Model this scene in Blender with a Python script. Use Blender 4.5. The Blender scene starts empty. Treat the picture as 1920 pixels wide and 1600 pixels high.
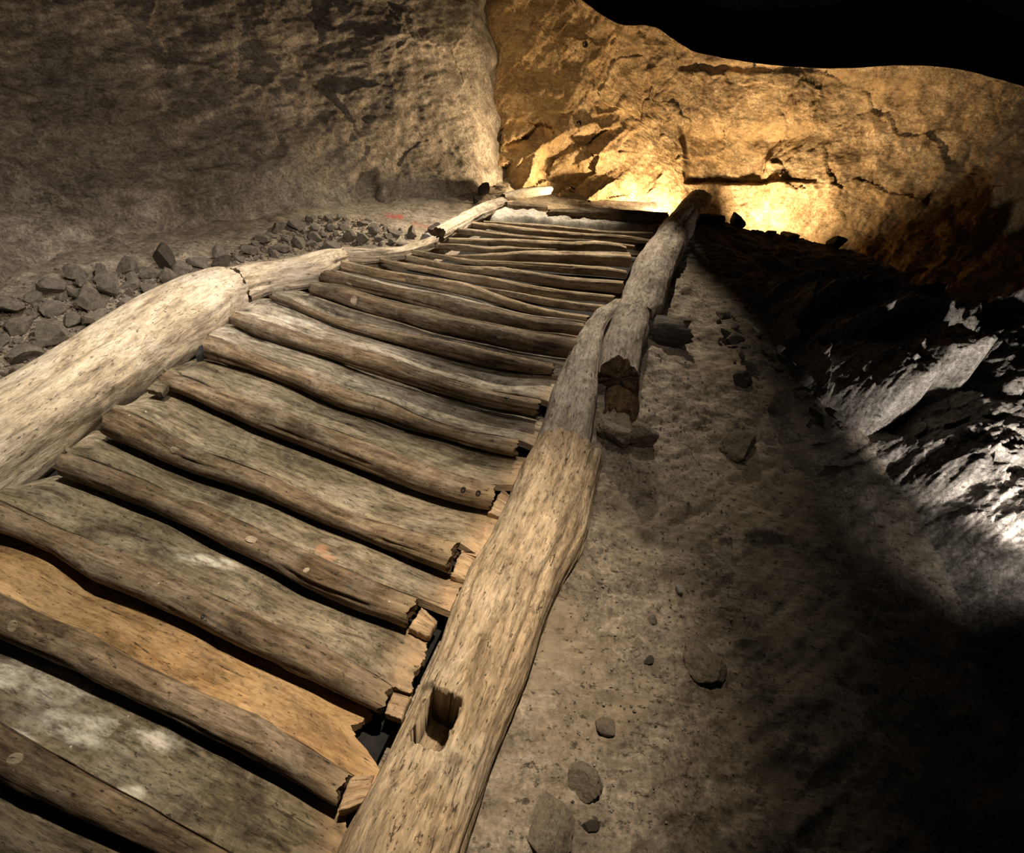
import bpy, math, random
import numpy as np
from mathutils import Matrix, Vector
rng = np.random.RandomState(7); random.seed(7)
SC = bpy.context.scene
COL = SC.collection
W_, H_, F = 1920, 1600, 1100.0

# ------------------------------------------------------------------ noise
_perm = np.random.RandomState(3).permutation(256)
_perm = np.concatenate([_perm, _perm, _perm])
_g = np.random.RandomState(5).normal(size=(256, 3)); _g /= np.linalg.norm(_g, axis=1)[:, None]
def noise(p):
    """gradient noise, p (...,3) -> about -0.7..0.7"""
    p = np.asarray(p, float); i = np.floor(p).astype(int); f = p - i
    u = f*f*f*(f*(f*6-15)+10); i &= 255
    def gr(dx, dy, dz):
        h = _perm[_perm[_perm[(i[..., 0]+dx) & 255] + ((i[..., 1]+dy) & 255)] + ((i[..., 2]+dz) & 255)]
        return ((f - np.array([dx, dy, dz]))*_g[h]).sum(-1)
    L = lambda a, b, t: a + t*(b-a)
    x = L(L(gr(0,0,0), gr(1,0,0), u[..., 0]), L(gr(0,1,0), gr(1,1,0), u[..., 0]), u[..., 1])
    y = L(L(gr(0,0,1), gr(1,0,1), u[..., 0]), L(gr(0,1,1), gr(1,1,1), u[..., 0]), u[..., 1])
    return L(x, y, u[..., 2])
def fbm(p, oct=4, gain=.5):
    p = np.asarray(p, float); a = 1.; r = 0
    for k in range(oct):
        r = r + a*noise(p + 17.3*k); p = p*2.03; a *= gain
    return r
def ridged(p, oct=4, gain=.5):
    p = np.asarray(p, float); a = 1.; r = 0
    for k in range(oct):
        r = r + a*(1 - 2*np.abs(noise(p + 9.1*k))) ; p = p*2.1; a *= gain
    return r
def sstep(x, a, b):
    t = np.clip((np.asarray(x, float)-a)/(b-a), 0, 1); return t*t*(3-2*t)
def interp_poly(pts, n):
    """resample a pixel polyline to n points by arc length, smoothed"""
    pts = np.asarray(pts, float)
    d = np.concatenate([[0], np.cumsum(np.linalg.norm(np.diff(pts, axis=0), axis=1))])
    t = np.linspace(0, d[-1], n)
    # monotone-ish cubic through points
    m = np.zeros_like(pts); dd = np.diff(d)[:, None]; sl = np.diff(pts, axis=0)/np.maximum(dd, 1e-9)
    m[0] = sl[0]; m[-1] = sl[-1]
    if len(pts) > 2: m[1:-1] = (sl[:-1]+sl[1:])/2
    k = np.clip(np.searchsorted(d, t, side='right')-1, 0, len(pts)-2)
    h = (d[k+1]-d[k])[:, None]; u = ((t-d[k])[:, None])/np.maximum(h, 1e-9)
    return ((2*u**3-3*u**2+1)*pts[k] + (u**3-2*u**2+u)*h*m[k] + (-2*u**3+3*u**2)*pts[k+1] + (u**3-u**2)*h*m[k+1])

# ------------------------------------------------------------------ camera
PITCH, ROLL = math.radians(-8), math.radians(7)
CAM = np.array([0., 0., 1.75])
Rm = Matrix.Rotation(math.pi/2+PITCH, 3, 'X') @ Matrix.Rotation(ROLL, 3, 'Z')
R = np.array(Rm)
cam = bpy.data.cameras.new('camera'); camo = bpy.data.objects.new('camera', cam); COL.objects.link(camo)
camo.matrix_world = Matrix.Translation(CAM) @ Rm.to_4x4()
cam.sensor_fit = 'HORIZONTAL'; cam.sensor_width = 36; cam.lens = 36*F/W_
cam.clip_start = .05; cam.clip_end = 100
SC.camera = camo
def ray(px, py):
    return R @ np.array([(px-W_/2)/F, (H_/2-py)/F, -1.])
def at(px, py, z):
    """point at depth z on the line of sight through a photo pixel"""
    return CAM + ray(px, py)*z
def project(P):
    q = (np.asarray(P)-CAM) @ R
    return np.stack([W_/2+F*q[..., 0]/-q[..., 2], H_/2-F*q[..., 1]/-q[..., 2]], -1), -q[..., 2]
UP = np.array([0, 0, 1.])

# ------------------------------------------------------------------ the two slopes of the stairway
n1 = R @ np.array([.116, .704, .708]); n1 /= np.linalg.norm(n1)
c1 = -1.36
def hit(n, c, px, py):
    r = ray(px, py); return CAM + r*(c/(n @ r))
A0 = hit(n1, c1, 450, 560); B0 = hit(n1, c1, 1115, 660)
es = (B0-A0)/np.linalg.norm(B0-A0)
C0 = at(1110, 395, 4.0)
n2 = np.cross(es, C0-A0); n2 /= np.linalg.norm(n2)
if n2 @ n1 < 0: n2 = -n2
et1 = np.cross(n1, es); et2 = np.cross(n2, es)
c2 = n2 @ (A0-CAM)
def on(px, py, h=0.):
    """point on the stair slope, h above it, seen at a photo pixel"""
    P = hit(n1, c1+h, px, py)
    if (P-A0) @ et1 <= 0: return P
    r = ray(px, py); d = n2 @ r
    return CAM + r*((c2+h)/d)
def st(P):
    d = np.asarray(P)-A0; s = d @ es; t1 = d @ et1; t2 = d @ et2
    return np.stack([s, np.where(t1 <= 0, t1, t2)], -1)
def slope(s, t, h=0.):
    s = np.asarray(s, float); t = np.asarray(t, float); h = np.asarray(h, float)
    w = sstep(t, -.15, .15)[..., None]
    nn = n1*(1-w)+n2*w
    return A0 + s[..., None]*es + np.where((t <= 0)[..., None], t[..., None]*et1, t[..., None]*et2) + nn*h[..., None]
def nrm_at(P):
    t = st(P)[..., 1]; w = sstep(t, -.15, .15)[..., None]
    v = n1*(1-w)+n2*w
    return v/np.linalg.norm(v, axis=-1, keepdims=True)

# ------------------------------------------------------------------ mesh building
def quads_mesh(name, V, Q, attrs=None, smooth=True):
    me = bpy.data.meshes.new(name)
    V = np.asarray(V, np.float32); Q = np.asarray(Q, np.int32)
    me.vertices.add(len(V)); me.vertices.foreach_set('co', V.ravel())
    me.loops.add(Q.size); me.loops.foreach_set('vertex_index', Q.ravel())
    me.polygons.add(len(Q)); k = Q.shape[1]
    me.polygons.foreach_set('loop_start', np.arange(0, Q.size, k, dtype=np.int32))
    me.polygons.foreach_set('loop_total', np.full(len(Q), k, np.int32))
    me.polygons.foreach_set('use_smooth', np.full(len(Q), smooth))
    for an, (ty, arr) in (attrs or {}).items():
        a = me.attributes.new(an, ty, 'POINT')
        a.data.foreach_set('vector' if ty == 'FLOAT_VECTOR' else 'value', np.asarray(arr, np.float32).ravel())
    me.update(calc_edges=True); me.validate()
    return me
def grid_quads(nv, nu, base=0, wrap=False, flip=False):
    i = np.arange(nv-1)[:, None]; j = np.arange(nu if wrap else nu-1)[None, :]
    j2 = (j+1) % nu
    q = np.stack([i*nu+j, i*nu+j2, (i+1)*nu+j2, (i+1)*nu+j], -1).reshape(-1, 4) + base
    return q[:, ::-1] if flip else q
def link(name, me, mat, parent=None, loc=None):
    o = bpy.data.objects.new(name, me); COL.objects.link(o)
    if mat is not None and not me.materials: me.materials.append(mat)
    if parent is not None: o.parent = parent
    if loc is not None: o.location = loc
    return o
def tag(o, label, cat, group=None):
    o['label'] = label; o['category'] = cat
    if 'kind' not in o: o['kind'] = 'thing'
    if group: o['group'] = group
    return o
def rebase(V):
    """origin of an object at its lowest-middle point"""
    c = V.mean(0); c = np.array([c[0], c[1], V[:, 2].min()]); return V-c, c

# ------------------------------------------------------------------ materials
class NT:
    def __init__(s, name):
        s.m = bpy.data.materials.new(name); s.m.use_nodes = True
        s.t = s.m.node_tree; s.t.nodes.clear()
        s.out = s.n('ShaderNodeOutputMaterial'); s.b = s.n('ShaderNodeBsdfPrincipled')
        s.t.links.new(s.b.outputs[0], s.out.inputs[0])
        s.b.inputs['Roughness'].default_value = .9
        s.b.inputs['Specular IOR Level'].default_value = .15
    def n(s, ty, **k):
        nd = s.t.nodes.new(ty)
        for a, v in k.items(): setattr(nd, a, v)
        return nd
    def l(s, a, b): s.t.links.new(a, b)
    def attr(s, name):
        nd = s.n('ShaderNodeAttribute'); nd.attribute_name = name; return nd
    def mapped(s, vec, scale, loc=(0, 0, 0), rot=(0, 0, 0)):
        m = s.n('ShaderNodeMapping'); m.inputs['Scale'].default_value = scale; m.inputs['Location'].default_value = loc
        m.inputs['Rotation'].default_value = rot
        s.l(vec, m.inputs[0]); return m.outputs[0]
    def noise(s, vec, scale=1., detail=4., rough=.55, dist=0.):
        nd = s.n('ShaderNodeTexNoise'); nd.inputs['Scale'].default_value = scale; nd.inputs['Detail'].default_value = detail
        nd.inputs['Roughness'].default_value = rough; nd.inputs['Distortion'].default_value = dist
        s.l(vec, nd.inputs['Vector']); return nd.outputs[0]
    def voro(s, vec, scale, feature='F1'):
        nd = s.n('ShaderNodeTexVoronoi'); nd.feature = feature; nd.inputs['Scale'].default_value = scale
        s.l(vec, nd.inputs['Vector']); return nd.outputs[0]
    def ramp(s, fac, stops):
        r = s.n('ShaderNodeValToRGB'); e = r.color_ramp.elements
        while len(e) < len(stops): e.new(.5)
        for k, (p, c) in enumerate(stops):
            e[k].position = p; e[k].color = (c, c, c, 1) if isinstance(c, (int, float)) else (*c, 1)
        s.l(fac, r.inputs[0]); return r.outputs[0]
    def mix(s, fac, a, b, mode='MIX'):
        m = s.n('ShaderNodeMix', data_type='RGBA', blend_type=mode)
        for i, v in ((0, fac), (6, a), (7, b)):
            if hasattr(v, 'links'): s.l(v, m.inputs[i])
            else: m.inputs[i].default_value = v if i == 0 else (*v, 1)
        return m.outputs[2]
    def math(s, op, a, b=0.):
        m = s.n('ShaderNodeMath', operation=op)
        for sock, v in ((m.inputs[0], a), (m.inputs[1], b)):
            if hasattr(v, 'links'): s.l(v, sock)
            else: sock.default_value = v
        return m.outputs[0]
    def bump(s, h, strength, dist, prev=None):
        b = s.n('ShaderNodeBump'); b.inputs['Strength'].default_value = strength; b.inputs['Distance'].default_value = dist
        s.l(h, b.inputs['Height'])
        if prev is not None: s.l(prev, b.inputs['Normal'])
        return b.outputs[0]
    def done(s, col, nrm=None):
        s.l(col, s.b.inputs['Base Color'])
        if nrm is not None: s.l(nrm, s.b.inputs['Normal'])
        return s.m

def wood(name, dark, mid, light, dust=(.42, .36, .29), dust_amt=.35, endc=None, grain=1., crack=.6, bump=1., streaky=.7, spotty=.5, blotch=.8):
    t = NT(name); g = t.attr('gco').outputs['Vector']
    info = t.n('ShaderNodeObjectInfo').outputs['Random']
    off = t.n('ShaderNodeVectorMath', operation='ADD'); t.l(g, off.inputs[0])
    cx = t.n('ShaderNodeCombineXYZ'); t.l(t.math('MULTIPLY', info, 37.), cx.inputs[0]); t.l(cx.outputs[0], off.inputs[1])
    g = off.outputs[0]
    n_grain = t.noise(t.mapped(g, (4*grain, 42, 42)), 1., 6, .65, .5)
    n_fine = t.noise(t.mapped(g, (14*grain, 260, 260)), 1., 3, .6)
    n_patch = t.noise(t.mapped(g, (4.5, 11, 11)), 1., 8, .7, .6)
    n_spot = t.noise(t.mapped(g, (26, 85, 85)), 1., 6, .74, .5)
    base = t.n('ShaderNodeMix', data_type='FLOAT'); base.inputs[0].default_value = streaky
    t.l(n_patch, base.inputs[2]); t.l(n_grain, base.inputs[3])
    col = t.ramp(base.outputs[0], [(.34, dark), (.49, mid), (.66, light)])
    col = t.mix(.55, col, t.ramp(n_fine, [(.32, .5), (.55, 1.1)]), 'MULTIPLY')
    col = t.mix(blotch, col, t.ramp(n_patch, [(.36, .5), (.52, 1.), (.7, 1.25)]), 'MULTIPLY')
    col = t.mix(spotty, col, t.ramp(n_spot, [(.36, .35), (.5, 1.), (.66, 1.35)]), 'MULTIPLY')
    d = t.math('MULTIPLY', t.ramp(t.noise(g, 4.3, 7, .75, .8), [(.46, 0.), (.62, 1.)]), dust_amt)
    d = t.math('MULTIPLY', d, t.ramp(n_spot, [(.35, .2), (.6, 1.)]))
    col = t.mix(d, col, dust)
    if endc is not None:
        ew = t.attr('endw').outputs['Fac']
        ew2 = t.math('MULTIPLY', ew, t.ramp(t.noise(g, 22, 4, .6), [(.35, .35), (.55, 1.)]))
        col = t.mix(ew2, col, t.mix(.6, endc, t.ramp(n_grain, [(.35, .55), (.6, 1.15)]), 'MULTIPLY'))
    # cracks and dark pits follow the grain
    ck = t.noise(t.mapped(g, (7*grain, 75, 75)), 1., 6, .72, .7)
    ckm = t.ramp(ck, [(.335, 0.), (.375, 1.)])
    col = t.mix(t.math('MULTIPLY', t.math('SUBTRACT', 1., ckm), crack), col, tuple(.25*c for c in dark))
    pit = t.ramp(t.noise(t.mapped(g, (45, 110, 110)), 1., 4, .7), [(.33, .8), (.39, 0.)])
    col = t.mix(pit, col, tuple(.3*c for c in dark))
    sp = t.voro(t.mapped(g, (1, 1, 1)), 34.)
    spm = t.ramp(t.math('MULTIPLY', sp, t.ramp(t.noise(g, 9, 3), [(.5, 4.), (.66, 1.)])), [(.05, .8), (.11, 0.)])
    col = t.mix(spm, col, (.55, .51, .45))
    col = t.mix(1., col, t.ramp(info, [(0., .85), (1., 1.12)]), 'MULTIPLY')
    wm = t.math('MULTIPLY', t.attr('whitish').outputs['Fac'], t.ramp(t.noise(t.mapped(g, (12, 30, 30)), 1., 6, .7), [(.42, .0), (.62, 1.)]))
    col = t.mix(wm, col, (.58, .54, .46))
    st_ = t.math('MULTIPLY', t.attr('stain').outputs['Fac'], t.ramp(n_spot, [(.35, .2), (.6, .65)]))
    col = t.mix(st_, col, (.36, .17, .09))
    col = t.mix(t.attr('rotten').outputs['Fac'], col, (.022, .015, .010))  # near-black rotted wood, with the shade inside the mortise painted in
    h = t.math('ADD', t.math('MULTIPLY', n_grain, .6), t.math('MULTIPLY', n_fine, .25))
    h = t.math('ADD', h, t.math('MULTIPLY', ckm, .5)); h = t.math('ADD', h, t.math('MULTIPLY', n_spot, .7))
    h = t.math('SUBTRACT', h, t.math('MULTIPLY', pit, .3))
    return t.done(col, t.bump(h, .8*bump, .006))

def endgrain(name, dark, light):
    t = NT(name); g = t.attr('gco').outputs['Vector']
    w = t.n('ShaderNodeTexWave', wave_type='RINGS', rings_direction='X'); w.inputs['Scale'].default_value = 45
    w.inputs['Distortion'].default_value = 3.; w.inputs['Detail'].default_value = 3
    t.l(g, w.inputs[0])
    n = t.noise(g, 45., 6, .7)
    col = t.mix(.5, t.ramp(n, [(.3, dark), (.7, light)]), t.ramp(w.outputs[1], [(0., .5), (1., 1.)]), 'MULTIPLY')
    col = t.mix(t.ramp(t.noise(g, 70, 4, .7), [(.36, 1.), (.44, 0.)]), col, tuple(.2*c for c in dark))
    h = t.math('ADD', n, t.math('MULTIPLY', w.outputs[1], .3))
    return t.done(col, t.bump(h, .9, .008))

def rock(name, dark, mid, light, scale=1., bump=1., streak=None, fleck=.25, pits=.5, tint=None, paint=False, rnd=False, veins=0.):
    t = NT(name)
    g = t.n('ShaderNodeTexCoord').outputs['Object']
    if rnd:
        info = t.n('ShaderNodeObjectInfo').outputs['Random']
        off = t.n('ShaderNodeVectorMath', operation='ADD'); t.l(g, off.inputs[0])
        cx = t.n('ShaderNodeCombineXYZ'); t.l(t.math('MULTIPLY', info, 31.), cx.inputs[0]); t.l(cx.outputs[0], off.inputs[1]); g = off.outputs[0]
    big = t.noise(g, 1.6*scale, 8, .65, .6)
    mid_n = t.noise(g, 9*scale, 10, .72, .6)
    fine = t.noise(g, 80*scale, 5, .72)
    col = t.ramp(mid_n, [(.32, dark), (.5, mid), (.68, light)])
    col = t.mix(.9, col, t.ramp(big, [(.32, .5), (.5, 1.), (.68, 1.35)]), 'MULTIPLY')
    col = t.mix(.75, col, t.ramp(fine, [(.34, .35), (.5, .95), (.64, 1.5)]), 'MULTIPLY')
    if tint:
        tm = t.ramp(t.noise(g, 2.6*scale, 5, .6, .8), [(.5, 0.), (.66, .8)])
        col = t.mix(tm, col, tint)
    sn = None
    if streak is not None:
        sv = t.mapped(g, streak[0], rot=streak[1])
        sn = t.noise(sv, 1., 7, .7, 1.1)
        col = t.mix(.6, col, t.ramp(sn, [(.35, .6), (.5, 1.), (.66, 1.45)]), 'MULTIPLY')
    # pale scrape marks and dark pits
    fl = t.ramp(t.noise(t.mapped(g, (16*scale, 46*scale, 30*scale), rot=(.5, .4, .8)), 1., 7, .78, .25), [(.56, 0.), (.68, fleck)])
    col = t.mix(fl, col, tuple(min(1., 1.35*c+.02) for c in light))
    pt = t.ramp(t.noise(t.mapped(g, (34*scale, 60*scale, 60*scale), rot=(.2, .1, .5)), 1., 5, .72), [(.35, pits), (.41, 0.)])
    col = t.mix(pt, col, tuple(.3*c for c in dark))
    if veins:
        r1_ = t.noise(t.mapped(g, (.8, 3.6, 2.6), rot=(.3, .7, .2)), 1.3, 6, .62, .15)
        vm = t.ramp(t.math('ABSOLUTE', t.math('SUBTRACT', r1_, .5)), [(.0, veins), (.012, 0.)])
        col = t.mix(vm, col, tuple(min(1., 1.6*c) for c in light))
    if paint:
        col = t.mix(t.attr('paint').outputs['Fac'], col, (.30, .065, .045))
    h = t.math('ADD', t.math('MULTIPLY', mid_n, .55), t.math('MULTIPLY', fine, .28))
    h = t.math('SUBTRACT', h, t.math('MULTIPLY', pt, .22)); h = t.math('ADD', h, t.math('MULTIPLY', fl, .22))
    if sn is not None: h = t.math('ADD', h, t.math('MULTIPLY', sn, .35))
    return t.done(col, t.bump(h, .8*bump, .016))

def plain(name, c, rough=.85, metal=0.):
    t = NT(name); g = t.n('ShaderNodeTexCoord').outputs['Object']
    n = t.noise(g, 60, 5, .7)
    t.b.inputs['Roughness'].default_value = rough; t.b.inputs['Metallic'].default_value = metal
    col = t.mix(.6, c, t.ramp(n, [(.35, .6), (.65, 1.25)]), 'MULTIPLY')
    return t.done(col, t.bump(n, .3, .003))

M_log = wood('log_brown', (.036, .024, .014), (.125, .086, .051), (.25, .185, .118), dust_amt=.3, endc=(.26, .19, .115), streaky=.7, spotty=.6)
M_log2 = wood('log_tan', (.085, .06, .037), (.28, .205, .125), (.45, .35, .23), dust_amt=.35, endc=(.34, .25, .15), streaky=.7, spotty=.6)
M_plank = wood('plank_grey', (.045, .036, .024), (.140, .112, .072), (.25, .205, .14), dust=(.42, .365, .275), dust_amt=.5, endc=(.42, .285, .165), streaky=.5, spotty=.85)
M_pale = wood('plank_pale', (.068, .056, .041), (.205, .17, .124), (.355, .302, .232), dust=(.55, .49, .4), dust_amt=.6, endc=(.40, .30, .2), streaky=.65, spotty=.85)
M_orange = wood('plank_orange', (.16, .088, .038), (.33, .20, .09), (.46, .30, .145), dust=(.48, .36, .22), dust_amt=.4, endc=(.46, .30, .155), crack=.9, streaky=.5, spotty=.6)
M_beam = wood('beam_limewashed', (.20, .15, .10), (.50, .405, .29), (.66, .56, .43), dust=(.72, .66, .56), dust_amt=.6, grain=2.5, crack=.5, bump=1., streaky=.3, spotty=.6, blotch=.45)
M_beam2 = wood('beam_tan', (.12, .085, .05), (.35, .262, .165), (.50, .39, .26), dust=(.52, .45, .35), dust_amt=.5, grain=2.2, crack=.8, bump=1.2, streaky=.4, spotty=.8, blotch=.45)
M_beam3 = wood('beam_greybrown', (.10, .08, .062), (.29, .24, .185), (.44, .375, .305), dust=(.5, .46, .4), dust_amt=.5, grain=2.2, crack=.8, bump=1.2, streaky=.4, spotty=.8, blotch=.45)
M_dark = wood('log_dark', (.03, .024, .019), (.075, .062, .052), (.14, .12, .10), dust_amt=.15, streaky=.6)
M_wedge = wood('wood_fresh', (.15, .09, .045), (.38, .26, .15), (.52, .38, .24), dust_amt=.2)
M_end = endgrain('cut_wood', (.07, .045, .024), (.27, .19, .11))
M_end_d = endgrain('cut_wood_dark', (.04, .024, .012), (.17, .11, .058))
M_wallL = rock('rock_grey_brown', (.10, .08, .062), (.20, .165, .125), (.32, .27, .215), streak=((14, 2.4, 12), (.75, 0., .2)), paint=True, fleck=.5, veins=.3)
M_wallB = rock('rock_ochre', (.16, .095, .042), (.34, .225, .11), (.52, .38, .21), streak=((3, 16, 12), (.4, 1.0, .2)), tint=(.42, .27, .12), fleck=.4)
M_floor = rock('packed_earth', (.12, .097, .072), (.225, .185, .14), (.34, .29, .225), streak=((3, 26, 26), (0, 0, -.75)), fleck=.3, pits=.8, tint=(.28, .225, .155), paint=True)
M_crag = rock('rock_grey', (.125, .107, .088), (.235, .205, .172), (.37, .33, .285), streak=((4, 30, 30), (0, 0, -.9)), fleck=.3, pits=.7)
M_stone = rock('stone_grey', (.12, .10, .08), (.225, .195, .155), (.36, .315, .255), scale=2.2, rnd=True, fleck=.2)
M_stone_w = rock('stone_white', (.34, .33, .31), (.5, .48, .45), (.68, .66, .62), scale=2.2, rnd=True, fleck=.1, pits=.2)
M_stone_d = rock('stone_dark', (.045, .038, .03), (.10, .085, .068), (.18, .155, .125), scale=2.2, rnd=True, fleck=.15)
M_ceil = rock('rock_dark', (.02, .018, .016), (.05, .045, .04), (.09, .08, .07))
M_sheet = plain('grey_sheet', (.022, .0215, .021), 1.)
M_iron = plain('iron', (.02, .018, .016), .7, .3)

# ------------------------------------------------------------------ timbers
def make_log(name, U, L, mat, seed, hc=None, dig=None, rscale=.96, p=2.4, nL=None, nT=44, lift=.008, wob=.10, grainamp=.0022,
             endmat=None, ends=(True, True), zshift=None, flat=0., cracks=3, sculpt=None, taper=(1., 1.), ragged=.010, rmin=.006, squash=1., knots=2):
    """a log between its upper and lower seen edges (photo pixels), lying on the stair slope"""
    K = 22
    u = interp_poly(U, K); l = interp_poly(L, K); m = (u+l)/2
    tan = np.gradient(m, axis=0); tan /= np.linalg.norm(tan, axis=1)[:, None]
    d = u-l; wid = np.abs(d[:, 0]*tan[:, 1]-d[:, 1]*tan[:, 0])
    C = np.zeros((K, 3)); r = np.zeros(K)
    for k in range(K):
        h = .05
        for _ in range(4):
            P = on(m[k, 0], m[k, 1], h)
            z = (P-CAM) @ (-R[:, 2]); r[k] = max(rmin, wid[k]*z/(2*F)*rscale)
            h = (hc if hc is not None else r[k]*squash+lift)
        C[k] = P
    kern = np.array([.25, .5, .25])
    for _ in range(2):
        rp = np.pad(r, 1, mode='edge'); r = np.convolve(rp, kern, 'valid')
    if zshift is not None: C = C + nrm_at(C)*zshift
    length = np.linalg.norm(np.diff(C, axis=0), axis=1).sum()
    nL = nL or int(np.clip(length/.006, 60, 260))
    C = interp_poly(C, nL)
    tt = np.linspace(0, 1, nL); r = np.interp(tt, np.linspace(0, 1, K), r)*(taper[0]+(taper[1]-taper[0])*tt)
    T = np.gradient(C, axis=0); T /= np.linalg.norm(T, axis=1)[:, None]
    N = nrm_at(C); N = N-(N*T).sum(1)[:, None]*T; N /= np.linalg.norm(N, axis=1)[:, None]
    B = np.cross(T, N)
    th = np.linspace(0, 2*math.pi, nT, endpoint=False)
    ct, sn = np.cos(th), np.sin(th)
    rr = (np.abs(ct)**p+np.abs(sn)**p)**(-1/p)
    ss = tt*length
    off = seed*7.77
    cyl = np.stack([np.broadcast_to(ss[:, None]*2.2+off, (nL, nT)), np.broadcast_to(ct*.8, (nL, nT)), np.broadcast_to(sn*.8, (nL, nT))], -1)
    rad = r[:, None]*rr[None]*(1+wob*1.6*fbm(cyl*np.array([1.6, 1, 1]), 3))
    gr = np.stack([np.broadcast_to(ss[:, None]*4+off, (nL, nT)), np.broadcast_to(ct*7, (nL, nT)), np.broadcast_to(sn*7, (nL, nT))], -1)
    rad = rad + grainamp*1.6*fbm(gr, 3, .6)*np.minimum(1, r/.03)[:, None]
    lr = np.random.RandomState(seed)
    for _ in range(cracks):
        a = lr.uniform(-.3, math.pi+.3); s0 = lr.uniform(0, length); ln = lr.uniform(.15, .6)*length
        da = (th[None]-a-.25*fbm(np.stack([ss*5+seed, 0*ss, 0*ss+3.3*_], -1), 2)[:, None]+math.pi) % (2*math.pi)-math.pi
        w = np.exp(-(da/.11)**2)*(sstep(ss, s0-ln/2, s0-ln/2+.08)*(1-sstep(ss, s0+ln/2-.08, s0+ln/2)))[:, None]
        rad = rad - w*np.minimum(.25*r, .010)[:, None]
    for _ in range(knots):
        a = lr.uniform(-.5, math.pi*.9); s0 = lr.uniform(.05, .95)*length
        da = (th[None]-a+math.pi) % (2*math.pi)-math.pi
        d2 = ((ss-s0)/(.9*r.mean()))[:, None]**2+(da/.45)**2
        rad = rad + .16*r.mean()*np.exp(-d2)-.10*r.mean()*np.exp(-d2*9)
    if flat: rad = np.minimum(rad, r[:, None]*flat/np.maximum(sn[None], 1e-3)*np.where(sn[None] > .2, 1, 1e6))
    if sculpt is not None: rad = sculpt(tt[:, None]+0*th[None], th[None]+0*tt[:, None], rad, r[:, None], ss[:, None]+0*th[None])
    V = C[:, None]+rad[..., None]*(ct[None, :, None]*B[:, None]+squash*sn[None, :, None]*N[:, None])
    dg = np.zeros((nL, nT))
    if dig is not None:
        dg = dig(tt[:, None]+0*th[None], th[None]+0*tt[:, None], sn[None]*rad)
        V = V-dg[..., None]*N[:, None]
    # uneven cut ends
    for e, sgn in ((0, -1), (1, 1)):
        jag = ragged*1.7*fbm(np.stack([ct*1.6+seed, sn*1.6, 0*ct+e*5.], -1), 4, .7)
        dist = ss if e == 0 else length-ss
        w = np.exp(-dist/.03)
        V = V + sgn*(w[:, None]*jag[None])[..., None]*T[:, None]
    gco = np.stack([np.broadcast_to(ss[:, None], (nL, nT)), rad*ct, rad*sn], -1)
    endw = np.broadcast_to(np.maximum(np.exp(-((length-ss)/.05)**2), 0*ss)[:, None], (nL, nT))
    V0, c = rebase(V.reshape(-1, 3))
    me = quads_mesh(name, V0, grid_quads(nL, nT, wrap=True, flip=True),
                    {'gco': ('FLOAT_VECTOR', gco.reshape(-1, 3)), 'endw': ('FLOAT', endw.ravel()), 'rotten': ('FLOAT', sstep(dg, .03, .10).ravel())})  # dug depth sets where the hole's shade is painted
    o = link(name, me, mat, loc=c)
    for e in (0, 1):
        i = 0 if e == 0 else nL-1
        ring = V0.reshape(nL, nT, 3)[i]; cen = ring.mean(0); ks = np.linspace(1, 0.02, 8)
        D = cen+ks[:, None, None]*(ring-cen)
        bump_ = fbm(D*45+seed, 4, .6)*.009*(1-ks**6)[:, None]
        D = D+bump_[..., None]*T[i]
        g2 = gco[i]*ks[:, None, None]
        me2 = quads_mesh('cut_end', D.reshape(-1, 3), grid_quads(8, nT, wrap=True, flip=(e == 1)), {'gco': ('FLOAT_VECTOR', g2.reshape(-1, 3))})
        q = link('cut_end', me2, endmat or M_end, parent=o)
    return o, dict(C=C, r=r, T=T, N=N, B=B, length=length)

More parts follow.
